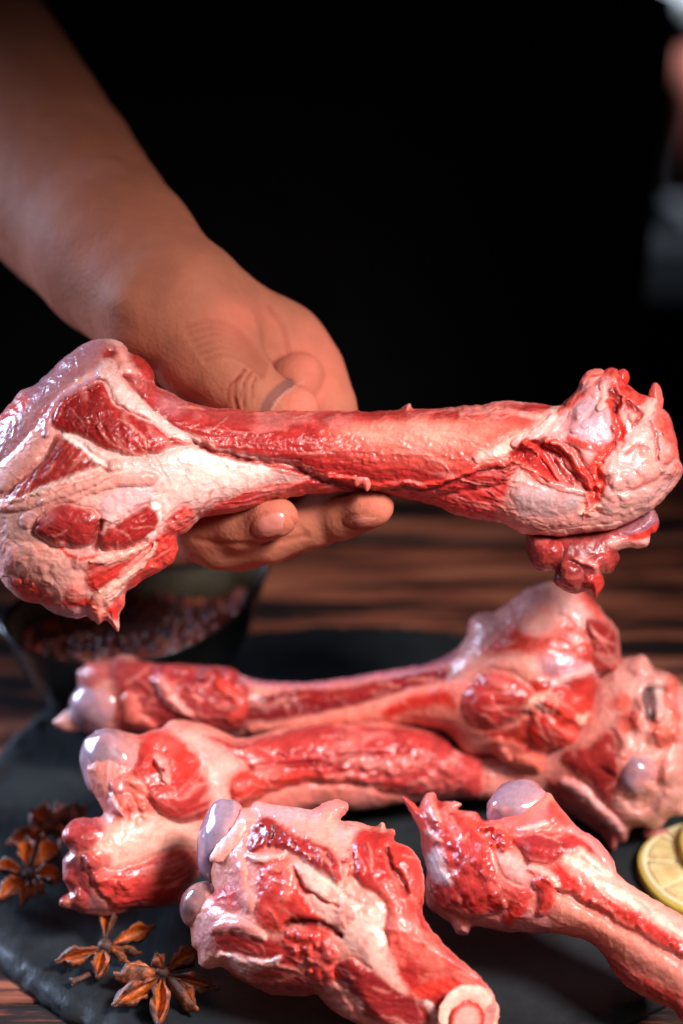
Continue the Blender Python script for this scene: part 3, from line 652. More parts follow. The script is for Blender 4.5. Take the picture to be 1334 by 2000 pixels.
# ---- second bone: ball and knob at left, far knob at right under the first one
C4 = crop(0, 1380, 2.668); D6 = crop(780, 1480, 2.408)
outB = C4((455, 300), (470, 225), (510, 165), (570, 132), (650, 130), (720, 150), (780, 130), (850, 108), (885, 80), (950, 68), (1050, 90), (1150, 128), (1250, 158)) + \
       B9((620, 290), (700, 266), (840, 250), (900, 252), (1000, 258), (1100, 262), (1190, 285)) + \
       [(900, 1465), (1000, 1460), (1080, 1430), (1140, 1350), (1190, 1300), (1214, 1288), (1249, 1279), (1264, 1284), (1278, 1307), (1303, 1312), (1326, 1330), (1345, 1380), (1352, 1450), (1350, 1540), (1334, 1590)] + \
       D6((1280, 272), (1240, 320), (1200, 338), (1150, 330), (1095, 332), (1072, 388), (1032, 400), (1000, 432), (940, 352), (850, 292), (760, 240), (700, 200), (560, 190), (430, 200)) + \
       B9((1230, 480), (1100, 492), (940, 516), (800, 515), (700, 545), (600, 560)) + \
       C4((1180, 700), (1060, 840), (1040, 890), (965, 960), (960, 1010), (850, 1052), (700, 1062), (560, 1090), (460, 1085), (390, 1062), (312, 1040), (318, 995), (360, 965), (335, 900), (330, 800), (365, 745), (318, 680), (340, 622), (400, 582), (500, 585), (545, 560), (520, 500), (480, 420), (460, 360))
def pB(c):
    c.wet[:] = .5
    K = C4
    c.fill(K((640, 400), (690, 330), (725, 200), (780, 150), (870, 128), (930, 170), (980, 240), (1040, 290), (1030, 340), (1080, 380), (1130, 440), (1152, 515), (1090, 572), (970, 612), (880, 592), (800, 545), (760, 480), (700, 430)), M, 6, 14, 18, meat=.8, ang=.5, rim=3)
    c.fill(K((760, 440), (900, 400), (1080, 385), (1135, 445), (1150, 515), (1085, 570), (970, 608), (880, 590), (800, 540)), lin(168, 48, 45), 8, 14, 18, meat=.9, ang=-.3)
    c.blobs(K((730, 170), (860, 130), (1030, 290), (1000, 350), (860, 380), (760, 300)), 34, 14, lin(205, 41, 32), 9, .4, a=.7, seed=31)
    c.fill(K((880, 150), (940, 180), (1010, 280), (1040, 300), (1000, 350), (930, 300), (880, 220)), lin(203, 35, 24), 8, -4, meat=.3, a=.8)
    c.stroke(K((820, 260), (850, 310), (870, 380)), [9, 12, 9], lin(238, 160, 150), rel=11)
    c.stroke(K((600, 420), (660, 400), (720, 430), (740, 520)), [12, 16, 16, 12], lin(230, 120, 104), rel=10)
    c.fill(K((570, 440), (640, 420), (680, 500), (640, 600), (580, 560)), lin(184, 92, 88), 6, 8, meat=.3)
    c.stroke(K((575, 450), (590, 510), (640, 570)), [5, 7, 5], lin(226, 180, 186), rel=8)
    c.blobs(K((660, 420), (760, 500), (780, 560), (660, 600)), 12, 14, lin(230, 110, 96), 8, seed=32)
    # pale channel and lower fat
    c.fill(K((500, 680), (560, 620), (640, 600), (760, 560), (880, 600), (1000, 610), (1100, 580), (1160, 520), (1190, 560), (1180, 720), (1030, 790), (940, 740), (820, 770), (720, 820), (600, 850), (520, 800)), lin(240, 190, 172), 8, 6, 30)
    c.fill(B9((360, 255), (480, 290), (565, 345), (585, 385), (545, 420), (545, 510), (500, 540), (480, 420), (440, 330), (380, 290)), lin(236, 180, 168), 8, 5)
    c.fill(K((430, 775), (470, 760), (520, 830), (600, 852), (720, 822), (830, 772), (950, 742), (1012, 780), (1042, 860), (950, 962), (850, 1045), (700, 1056), (600, 1042), (540, 990), (470, 905)), lin(176, 48, 44), 6, 16, 18, meat=.9, ang=-.2, rim=3)
    c.fill(K((700, 850), (850, 800), (960, 770), (1000, 800), (900, 870), (760, 900)), lin(196, 92, 84), 14, 3, a=.7)
    c.blobs(K((440, 770), (600, 860), (700, 1000), (560, 1040), (470, 900)), 22, 18, lin(182, 48, 45), 10, .6, a=.6, seed=33)
    c.fill(K((310, 700), (325, 630), (400, 578), (520, 590), (535, 650), (500, 722), (440, 752), (372, 755)), lin(149, 52, 57), 6, 12, 16, meat=.5, wet=1)
    c.fill(K((330, 780), (440, 770), (470, 900), (540, 1000), (560, 1090), (420, 1085), (350, 960)), lin(96, 60, 66), 12, -4, wet=1)
    c.blobs(K((330, 800), (450, 780), (480, 920), (400, 1080), (320, 1040)), 16, 18, lin(130, 52, 54), 9, .3, seed=34)
    # shaft
    c.fill(B9((460, 292), (560, 302), (640, 292), (840, 246), (1000, 254), (1190, 282), (1300, 320), (1300, 500), (1200, 472), (1100, 475), (1000, 460), (950, 440), (800, 432), (680, 460), (600, 505), (566, 510), (545, 490), (540, 420), (600, 390), (560, 355), (500, 320)), lin(172, 52, 50), 6, 18, 16, meat=1, ang=.02, rim=4)
    c.fill(B9((550, 500), (542, 430), (600, 395), (800, 400), (950, 430), (800, 432), (680, 460), (600, 505)), lin(188, 48, 39), 8, 4, meat=.8)
    c.stroke(B9((600, 385), (700, 375), (850, 372), (900, 345), (1000, 340)), [4, 6, 6, 6, 4], lin(144, 27, 26), rel=-9)
    c.blobs(B9((620, 290), (1180, 300), (1200, 460), (950, 430), (640, 440)), 90, 13, None, 7, a=0, seed=35)
    c.blobs(B9((900, 380), (1180, 350), (1250, 440), (1100, 470), (950, 435)), 60, 9, lin(196, 100, 96), 6, .8, a=.4, seed=36)
    c.fill(B9((585, 520), (660, 475), (800, 450), (940, 455), (1060, 485), (960, 520), (800, 520), (700, 550)), lin(214, 130, 116), 8, -2, meat=.1)
    # far knob
    K = B7
    c.fill(K((930, 500), (1040, 400), (1140, 375), (1300, 470), (1400, 700), (1360, 1100), (1180, 1220), (1050, 1200), (1000, 1000), (960, 760)), lin(232, 176, 164), 8, 4, 30, wet=.9)
    c.blobs(K((960, 500), (1140, 390), (1300, 500), (1340, 900), (1260, 1100), (1060, 1100), (1000, 800)), 30, 38, lin(232, 164, 150), 15, a=.6, seed=37)
    c.fill(K((1150, 520), (1240, 520), (1290, 620), (1200, 680), (1150, 640)), lin(200, 180, 172), 12, -6, wet=1)
    c.stroke(K((1165, 560), (1175, 620), (1180, 690)), [10, 12, 8], lin(110, 90, 92), rel=-16)
    c.blobs(K((1040, 600), (1110, 620), (1120, 720), (1050, 700)), 7, 18, lin(226, 110, 92), 6, seed=38)
    c.blobs(K((1200, 700), (1290, 690), (1290, 800), (1210, 800)), 8, 18, lin(220, 112, 92), 6, seed=39)
    c.stroke(K((1290, 500), (1270, 600), (1300, 680)), [12, 14, 10], lin(226, 120, 104), rel=7)
    c.stroke(K((1020, 1080), (1100, 1160), (1200, 1130), (1300, 1040)), [14, 16, 16, 14], lin(226, 170, 158), rel=8)
    c.fill(K((760, 860), (820, 820), (900, 800), (965, 740), (1015, 760), (1030, 860), (1036, 960), (1010, 1050), (972, 1084), (890, 1000), (800, 935)), lin(144, 35, 36), 6, 14, 16, meat=.8, ang=.8, wet=.8)
    c.fill(D6((690, 110), (760, 90), (860, 130), (950, 190), (1020, 250), (1075, 340), (1060, 390), (1030, 400), (1000, 432), (940, 352), (850, 292), (760, 240)), lin(144, 48, 54), 6, 8, 14, meat=.5, wet=1)
    c.stroke(D6((770, 110), (850, 150), (930, 230), (1000, 300), (1060, 340)), [10, 14, 12, 12, 8], lin(222, 170, 168), rel=9)
boneB, cB, dB = lying('leg_bone', 'raw leg bone with a lilac ball at its left end, behind the star anise', outB, lin(222, 150, 136), [(260, 1590, .034), (600, 1490, .026), (1000, 1490, .020), (1240, 1460, .034)], pB, thick=.74, seed=5.1)
ball('cartilage_cap', cB, 220, 1496, 62, 76, 74, -.30, dB, 2, GRISTLE, LI, boneB, seed=3)
ball('cartilage_cap', cB, 1248, 1506, 47, 52, 60, .2, dB, 6, GRISTLE, LI, boneB, seed=4)

# ---- front bone with sawn end
E5 = crop(340, 1500, 2.021)
outC = E5((130, 400), (125, 320), (145, 250), (190, 205), (240, 178), (255, 160), (300, 160), (320, 135), (380, 140), (460, 150), (530, 162), (565, 150), (600, 130), (650, 122), (688, 138), (690, 168), (658, 208), (720, 215), (780, 235), (805, 232), (822, 212), (835, 240), (868, 242), (872, 285), (920, 300), (962, 340), (986, 420), (990, 505), (978, 570), (1005, 622), (1060, 690), (1120, 750), (1190, 812), (1238, 865), (1262, 905), (1272, 950), (1264, 1000), (1240, 1060), (1180, 1120), (1000, 1110), (900, 1075), (800, 1045), (720, 1012), (640, 972), (592, 922), (562, 892), (520, 902), (440, 897), (380, 890), (300, 860), (250, 830), (190, 782), (140, 797), (96, 780), (92, 730), (66, 700), (70, 650), (60, 600), (60, 540), (90, 500), (130, 490), (160, 480))
def pC(c):
    K = E5
    c.wet[:] = .6
    c.fill(K((560, 150), (600, 128), (655, 120), (692, 140), (690, 170), (650, 215), (590, 200)), lin(240, 150, 136), 5, 10, 12)
    c.fill(K((330, 140), (460, 145), (540, 165), (560, 200), (440, 200), (340, 180)), lin(224, 180, 180), 6, 4, wet=1)
    c.fill(K((640, 240), (700, 220), (740, 240), (700, 290), (650, 290)), lin(214, 180, 174), 6, 5, wet=1)
    c.fill(K((285, 285), (300, 240), (335, 200), (372, 188), (430, 220), (480, 268), (560, 290), (622, 322), (645, 370), (668, 440), (650, 472), (590, 432), (540, 382), (470, 342), (380, 312), (320, 332), (288, 320)), lin(144, 30, 31), 4, 9, 12, meat=.9, ang=.6, rim=3)
    c.blobs(K((300, 280), (340, 210), (430, 225), (560, 295), (640, 360), (640, 450), (470, 330)), 90, 8, lin(140, 28, 31), 6, .8, a=.4, seed=41)
    c.blobs(K((370, 250), (410, 225), (430, 260), (390, 270)), 8, 7, lin(80, 30, 34), 5, seed=42)
    c.fill(K((310, 345), (420, 335), (470, 395), (500, 470), (545, 540), (605, 590), (645, 640), (560, 652), (470, 602), (440, 640), (370, 642), (312, 572), (320, 480), (330, 400)), lin(192, 48, 42), 6, 10, 20, meat=.6, ang=.8, wet=1)
    c.stroke(K((300, 340), (340, 355), (420, 345), (440, 335)), [6, 8, 6, 4], lin(246, 170, 156), rel=7)
    c.stroke(K((390, 400), (440, 390), (450, 450), (430, 520)), [10, 14, 12, 8], lin(226, 100, 86), soft=.7, rel=5)
    c.fill(K((460, 390), (520, 370), (640, 460), (740, 530), (830, 570), (820, 650), (860, 760), (900, 850), (1020, 940), (1060, 1010), (990, 1000), (860, 870), (770, 790), (700, 720), (640, 640), (600, 590), (530, 520), (490, 450)), lin(246, 204, 188), 6, 8, 22)
    c.stroke(K((465, 390), (490, 450), (520, 490), (560, 500), (600, 530), (650, 545)), [3, 5, 5, 4, 4, 3], lin(168, 56, 50), rel=-9)
    c.blobs(K((620, 470), (700, 460), (760, 560), (700, 640), (620, 560)), 34, 9, lin(240, 168, 150), 4, seed=43)
    c.blobs(K((670, 320), (740, 320), (750, 400), (690, 420)), 16, 9, lin(205, 35, 27), 7, .5, seed=44)
    c.fill(K((700, 285), (738, 242), (800, 236), (865, 245), (880, 290), (840, 300), (850, 380), (900, 460), (980, 570), (1005, 622), (1060, 690), (1120, 750), (1190, 812), (1240, 868), (1160, 865), (1095, 890), (1060, 960), (1035, 1000), (1000, 945), (920, 875), (868, 775), (838, 690), (828, 620), (838, 560), (800, 500), (742, 468), (715, 400), (705, 340)), lin(176, 43, 39), 5, 14, 14, meat=1, ang=.85, rim=3)
    c.stroke(K((850, 500), (900, 600), (960, 700), (1060, 790), (1180, 870)), [22, 24, 24, 22, 14], lin(222, 100, 88), soft=.9, a=.6, meat=1)
    c.blobs(K((840, 620), (980, 640), (1180, 830), (1060, 880), (900, 780)), 50, 12, lin(226, 104, 90), 6, .9, a=.4, seed=45)
    c.stroke(K((940, 890), (1000, 880), (1060, 850), (1120, 860)), [10, 14, 12, 8], lin(213, 56, 45), rel=7)
    c.fill(K((845, 255), (880, 290), (925, 300), (962, 340), (986, 420), (990, 505), (975, 570), (930, 500), (890, 440), (850, 370)), lin(195, 49, 44), 5, 10, 12, meat=.6, wet=1)
    c.stroke(K((840, 310), (860, 380), (900, 440), (920, 500)), [4, 6, 6, 4], lin(120, 22, 24), rel=-12)
    c.fill(K((642, 830), (638, 770), (665, 748), (710, 752), (790, 800), (862, 862), (960, 910), (1008, 955), (1010, 1010), (940, 1030), (860, 1012), (760, 992), (690, 925)), lin(144, 36, 37), 5, 12, 14, meat=1, ang=.6, rim=3)
    c.stroke(K((1000, 930), (1030, 975), (1050, 1010)), [6, 8, 6], lin(232, 190, 182), rel=6)
    c.fill(K((560, 880), (600, 845), (650, 850), (700, 930), (770, 995), (860, 1020), (1000, 1040), (1000, 1110), (800, 1045), (640, 972)), lin(232, 160, 148), 6, 8, 16)
    c.blobs(K((570, 880), (650, 860), (760, 1000), (900, 1060), (700, 1000)), 20, 14, lin(238, 160, 146), 8, seed=46)
    c.fill(K((415, 680), (470, 635), (560, 640), (632, 680), (640, 760), (632, 830), (580, 862), (520, 810), (500, 735)), lin(207, 52, 44), 6, 8, 14, meat=.4, wet=1)
    c.blobs(K((420, 660), (600, 660), (640, 800), (580, 860), (500, 780)), 44, 11, lin(220, 67, 54), 8, .3, a=.6, seed=47)
    c.stroke(K((440, 615), (520, 600), (600, 620), (660, 660)), [6, 9, 8, 5], lin(90, 16, 18), rel=-14)
    c.fill(K((80, 690), (100, 620), (150, 560), (200, 575), (280, 600), (330, 640), (300, 680), (180, 690), (150, 740), (140, 790), (98, 782)), lin(216, 168, 160), 7, 8, 16, wet=.9)
    c.fill(K((150, 700), (160, 650), (230, 640), (320, 650), (420, 682), (500, 722), (512, 762), (440, 822), (350, 842), (260, 802), (190, 745)), lin(161, 35, 36), 5, 8, 14, meat=.8, ang=.2, wet=.8)
    c.stroke(K((150, 640), (220, 620), (300, 640), (360, 670)), [9, 13, 12, 6], lin(226, 150, 142), rel=9)
    c.stroke(K((185, 738), (220, 760), (300, 775), (380, 765), (420, 745)), [8, 15, 16, 10, 5], lin(240, 188, 178), rel=9)
    c.fill(K((220, 800), (330, 840), (440, 830), (520, 800), (560, 890), (440, 897), (300, 860)), lin(144, 27, 29), 7, 3, meat=.6)
    c.fill(K((225, 350), (260, 330), (290, 400), (290, 470), (325, 530), (290, 575), (260, 530), (235, 450)), lin(240, 160, 146), 5, 12, 10)
    c.fill(K((150, 490), (190, 470), (230, 460), (260, 540), (230, 570), (170, 540)), lin(207, 48, 41), 5, 4)
    c.fill(K((245, 165), (300, 160), (330, 200), (290, 260), (270, 320), (250, 250)), lin(240, 170, 156), 6, 8)
def cutC(c, ws, Fv):
    pl = (.40 * (c.U - 912) + .30 * (c.V - 1985))[..., None] - .87 * (ws[None, None, :] + 10)
    return np.maximum(Fv, pl)
boneC, cC, dC = lying('leg_bone', 'short raw leg bone at the front with its sawn round end facing the viewer', outC, lin(236, 170, 154), [(400, 1720, .036), (640, 1800, .034), (930, 1960, .028)], pC, thick=.78, step=3.0, seed=7.7, fine=1.1, extra=cutC)
ball('cartilage_cap', cC, 436, 1642, 46, 84, 70, .18, dC, 3, GRISTLE, lin(146, 118, 134), boneC, seed=6, blot=.6)
ball('cartilage_cap', cC, 394, 1768, 42, 48, 46, .5, dC, 0, GRISTLE, lin(128, 92, 94), boneC, seed=9)
fl = Canvas(E5((140, 362), (165, 310), (205, 262), (245, 222), (285, 225), (285, 290), (235, 345), (180, 372)), 3.3, lin(240, 184, 172), warp=3, seed=11)
o_ = build_meat('tendon', fl, lambda u, v: dC(u, v) - .0118, MEAT, boneC, thick=.55, noise=2)

# ---- bone running out at the lower right
outD = D6((10, 182), (60, 208), (92, 232), (108, 185), (135, 165), (165, 158), (182, 205), (230, 208), (292, 214), (266, 242), (300, 250), (370, 258), (402, 290), (440, 270), (500, 230), (600, 190), (700, 160), (735, 205), (800, 280), (850, 340), (930, 382), (990, 450), (1022, 520), (1045, 552), (1100, 600), (1200, 668), (1334, 738), (1460, 810), (1500, 1000), (1440, 1250), (1345, 1262), (1290, 1190), (1200, 1150), (1100, 1100), (1020, 1020), (950, 920), (880, 862), (780, 832), (680, 826), (560, 822), (450, 812), (345, 792), (322, 832), (270, 830), (250, 782), (180, 732), (130, 692), (120, 622), (130, 522), (102, 420), (95, 352), (75, 302), (48, 250))
def pD(c):
    K = D6
    c.wet[:] = .6
    c.fill(K((0, 170), (60, 205), (95, 235), (130, 160), (180, 180), (260, 240), (335, 300), (390, 360), (435, 420), (455, 520), (505, 580), (600, 622), (560, 685), (480, 725), (400, 765), (320, 765), (220, 722), (140, 675), (128, 565), (130, 500), (100, 400), (60, 260)), lin(168, 43, 42), 5, 12, 18, meat=.8, ang=.9, rim=2, wet=.8)
    c.blobs(K((170, 260), (300, 300), (400, 400), (440, 560), (330, 600), (240, 560), (210, 400)), 36, 17, lin(165, 46, 45), 6, .7, a=.45, seed=51)
    c.blobs(K((140, 600), (300, 620), (560, 640), (480, 720), (320, 750), (180, 700)), 26, 18, lin(153, 33, 32), 6, .8, a=.5, seed=52)
    c.fill(K((140, 470), (165, 430), (200, 425), (212, 480), (225, 540), (250, 595), (200, 585), (150, 550)), lin(216, 192, 194), 6, 8, wet=1)
    c.stroke(K((120, 350), (160, 370), (200, 395)), [5, 7, 4], lin(236, 150, 140), rel=7)
    c.stroke(K((15, 185), (60, 230), (100, 320)), [6, 12, 14], lin(215, 67, 55), rel=4)
    c.stroke(K((130, 175), (150, 230), (180, 290)), [10, 12, 8], lin(230, 120, 108), rel=8)
    c.fill(K((440, 440), (500, 425), (590, 500), (655, 560), (650, 612), (560, 605), (500, 565), (455, 500)), lin(240, 186, 176), 6, 6, 18)
    c.blobs(K((290, 250), (380, 260), (480, 330), (560, 420), (460, 430), (370, 340)), 46, 12, lin(220, 67, 52), 10, .2, a=.9, seed=53)
    c.stroke(K((440, 290), (540, 300), (660, 310), (720, 250)), [16, 18, 20, 14], lin(226, 110, 96), rel=6)
    c.stroke(K((560, 350), (640, 330), (700, 310)), [7, 9, 6], lin(250, 206, 196), rel=6)
    c.fill(K((700, 210), (740, 220), (800, 285), (820, 330), (760, 330), (690, 300)), lin(201, 49, 41), 6, 6, meat=.3)
    c.fill(K((530, 380), (600, 350), (700, 345), (810, 360), (905, 402), (965, 482), (1025, 545), (960, 545), (880, 500), (820, 470), (760, 480), (700, 510), (600, 505), (560, 440)), lin(159, 40, 41), 5, 12, 14, meat=.9, ang=.3, rim=3)
    c.stroke(K((820, 335), (900, 375), (960, 440), (1010, 520)), [8, 12, 10, 6], lin(222, 140, 136), rel=7)
    c.fill(K((610, 520), (700, 520), (760, 480), (840, 470), (900, 540), (1060, 630), (1200, 720), (1360, 830), (1460, 900), (1460, 1000), (1334, 930), (1200, 860), (1060, 770), (940, 720), (820, 660), (720, 610), (650, 580)), lin(184, 35, 31), 6, 5, 16, meat=.8, ang=.62)
    c.stroke(K((790, 480), (850, 495), (930, 545), (1050, 625), (1200, 715), (1334, 800), (1460, 880)), [12, 24, 24, 22, 20, 20, 20], lin(252, 196, 178), soft=.5, rel=6)
    c.stroke(K((620, 520), (700, 560), (740, 600)), [10, 12, 6], lin(244, 160, 146), rel=7)
    c.stroke(K((740, 620), (860, 680), (1000, 770), (1150, 860), (1334, 950), (1460, 1020)), [4, 8, 9, 8, 8, 8], lin(104, 18, 20), rel=-8, soft=.8)
    c.fill(K((700, 650), (780, 640), (900, 720), (1050, 800), (1200, 890), (1334, 960), (1460, 1050), (1460, 1130), (1310, 1090), (1180, 1020), (1040, 930), (900, 850), (780, 790), (700, 760)), lin(236, 160, 140), 8, 8, 20)
    c.fill(K((860, 850), (960, 900), (1100, 990), (1250, 1080), (1334, 1110), (1460, 1140), (1460, 1260), (1345, 1262), (1200, 1150), (1020, 1020)), lin(153, 32, 31), 6, 4, meat=.9, ang=.62)
    c.stroke(K((655, 590), (690, 600), (690, 680), (660, 720)), [12, 16, 16, 10], lin(197, 48, 39), rel=12, meat=.6)
    c.fill(K((350, 780), (480, 730), (560, 690), (640, 720), (720, 770), (700, 825), (560, 822)), lin(196, 140, 140), 8, 4, wet=.9)
    c.stroke(K((520, 760), (560, 700), (600, 640)), [16, 16, 12], lin(197, 52, 44), rel=7)
    c.fill(K((262, 795), (320, 790), (322, 832), (270, 832)), lin(210, 150, 150), 5, 3)
    c.blobs(K((900, 640), (1334, 880), (1334, 930), (900, 700)), 60, 7, lin(207, 64, 54), 5, .8, a=.5, seed=54)
boneD, cD, dD = lying('leg_bone', 'raw leg bone at the lower right beside the lemon slice, running out of the picture', outD, lin(226, 140, 124), [(880, 1700, .032), (1060, 1760, .032), (1334, 1900, .026)], pD, thick=.76, step=3.6, seed=9.4, fine=1.1)
ball('cartilage_cap', cD, 1020, 1584, 70, 60, 72, .12, dD, 2, GRISTLE, LI, boneD, seed=12)

# sawn face of the front bone: outer wall, marrow
def uvw_disc(name, c, w0, rx, ry, ang, dfun, mat, col, parent, prof, tilt, nseg=56, jit=0.0, seed=0):
    """prof: (radius fraction, height towards the viewer, colour)"""
    vs, cs_, fs = [], [], []
    for ri, (r, h, cc) in enumerate(prof):
        for k in range(nseg):
            a = 2 * math.pi * k / nseg
            rr = r * (1 + jit * float(vnoise(np.array([k * .9 + seed]), np.array([ri * 1.7]))[0]))
            x, y = math.cos(a) * rx * rr, math.sin(a) * ry * rr
            U = c[0] + x * math.cos(ang) - y * math.sin(ang); V_ = c[1] + x * math.sin(ang) + y * math.cos(ang)
            wv = w0 - h + tilt[0] * (U - c[0]) + tilt[1] * (V_ - c[1])
            d = float(dfun(np.array([c[0]]), np.array([c[1]]))[0]); vs.append(unproj(U, V_, d + wv * d / F)); cs_.append(cc)
    for ri in range(len(prof) - 1):
        for k in range(nseg):
            fs.append((ri * nseg + k, ri * nseg + (k + 1) % nseg, (ri + 1) * nseg + (k + 1) % nseg, (ri + 1) * nseg + k))
    fs.append(tuple((len(prof) - 1) * nseg + k for k in range(nseg)))
    return mesh_obj(name, np.array(vs), fs, mat, parent, True, np.array(cs_), np.full(len(vs), .7))
BO = lin(238, 178, 162)
uvw_disc('sawn_end', (914, 1986), -21, 57, 61, .35, dC, MEAT, None, boneC,
         [(1.0, -60, PK), (1.05, -10, PK), (1.02, 2, lin(232, 150, 134)), (.95, 4, BO), (.72, 0, lin(246, 196, 178)), (.60, -2, lin(240, 170, 152))], (.46, .34), jit=.07)
uvw_disc('marrow', (912, 1993), -25, 32, 37, .35, dC, MEAT, None, boneC,
         [(1.06, -4, lin(188, 56, 45)), (1.0, 2, lin(188, 49, 42)), (.9, 3, lin(195, 67, 59)), (.65, 4, lin(232, 150, 138)), (.3, 6, lin(240, 160, 146))], (.46, .34), jit=.07, seed=4)

# ================================================================== the hand and arm
def rcone(U, V_, Wd, a, b, ra, rb):
    ba = np.array(b, float) - np.array(a, float); l = ba @ ba
    t = np.clip(((U - a[0]) * ba[0] + (V_ - a[1]) * ba[1] + (Wd - a[2]) * ba[2]) / l, 0, 1)
    return np.sqrt((U - a[0] - t * ba[0]) ** 2 + (V_ - a[1] - t * ba[1]) ** 2 + (Wd - a[2] - t * ba[2]) ** 2) - (ra + (rb - ra) * t)

def chains(name, groups, lo, hi, st, mat, dfun, parent, paint, kk):
    us = np.arange(lo[0], hi[0], st, dtype=np.float32); vs = np.arange(lo[1], hi[1], st, dtype=np.float32); ws = np.arange(lo[2], hi[2], st, dtype=np.float32)
    G = np.full((len(us), len(vs), len(ws)), 60, np.float32)
    for kg, segs in groups:
        L = np.full(G.shape, 60, np.float32)
        for (a, b) in segs:
            m = max(a[3], b[3]) + 62
            sl = []
            for ax, arr in enumerate((us, vs, ws)):
                i0, i1 = np.searchsorted(arr, [min(a[ax], b[ax]) - m, max(a[ax], b[ax]) + m]); sl.append(slice(i0, max(i1, i0 + 1)))
            sl = tuple(sl)
            f = rcone(us[sl[0]][:, None, None], vs[sl[1]][None, :, None], ws[sl[2]][None, None, :], a[:3], b[:3], a[3], b[3]).astype(np.float32)
            L[sl] = smin(L[sl], f, 14)
        G = smin(G, L, kg)
    for ax in range(3):
        G[tuple(slice(None) if q != ax else 0 for q in range(3))] = 20; G[tuple(slice(None) if q != ax else -1 for q in range(3))] = 20
    P, fc = surface_nets(G, (us[0], vs[0], ws[0]), st); P = relax(P, fc, 3)
    N = vnormals(P, fc)
    P, C = paint(P, N)
    W = unproj(P[:, 0], P[:, 1], dfun(P[:, 0], P[:, 1]) + P[:, 2] * D0 / F)
    c = W.mean(0) if parent is None else np.zeros(3)
    o = mesh_obj(name, W - c, fc, mat, parent, True, C, np.zeros(len(P)))
    if parent is None: o.location = c
    return o

def seg(*p): return [(p[i], p[i + 1]) for i in range(len(p) - 1)]
hand_groups = [
    # forearm, wrist
    (40, seg((-320, -280, 1500, 236), (-112, 80, 1020, 204), (92, 345, 600, 182), (236, 508, 300, 156), (340, 618, 170, 126))),
    (40, seg((210, 480, 300, 148), (330, 600, 130, 140), (400, 650, 120, 110))),
    # palm edge towards the index finger
    (30, seg((380, 600, 190, 120), (480, 650, 225, 94), (560, 682, 236, 78), (604, 760, 226, 74))),
    (26, seg((548, 652, 232, 64), (600, 722, 232, 66), (632, 800, 190, 62), (660, 880, 150, 52))),
    # bent fingertip seen behind the thumb
    (7, seg((552, 800, 150, 46), (580, 742, 138, 45), (592, 730, 142, 40))),
    # index finger coming up under the bone
    (12, seg((660, 880, 140, 52), (640, 985, 120, 50), (668, 1012, 60, 42), (718, 994, 6, 38), (734, 991, -4, 36))),
    # middle finger
    (12, seg((420, 900, 190, 60), (400, 1040, 130, 52), (470, 1030, 60, 46), (526, 1013, 4, 40), (544, 1010, -6, 38))),
    # ring and little finger below
    (14, seg((470, 900, 200, 60), (400, 1030, 150, 60), (430, 1058, 120, 54), (520, 1048, 100, 50), (620, 1020, 90, 46), (700, 992, 70, 36))),
    (14, seg((400, 1036, 150, 66), (470, 1058, 150, 56), (560, 1044, 140, 48))),
    (40, seg((400, 660, 190, 110), (440, 800, 230, 90), (430, 920, 210, 76), (410, 1020, 160, 60))),
    (40, seg((560, 760, 190, 60), (560, 900, 210, 60), (620, 960, 160, 50))),
    # heel of the thumb, thumb
    (12, seg((330, 600, 120, 126), (400, 678, 88, 108), (462, 742, 56, 76))),
    (5, seg((436, 720, 62, 84), (500, 782, 46, 66), (556, 806, 36, 58), (572, 806, 32, 52))),
]
SKN = lin(208, 138, 112)
HANDF = {}
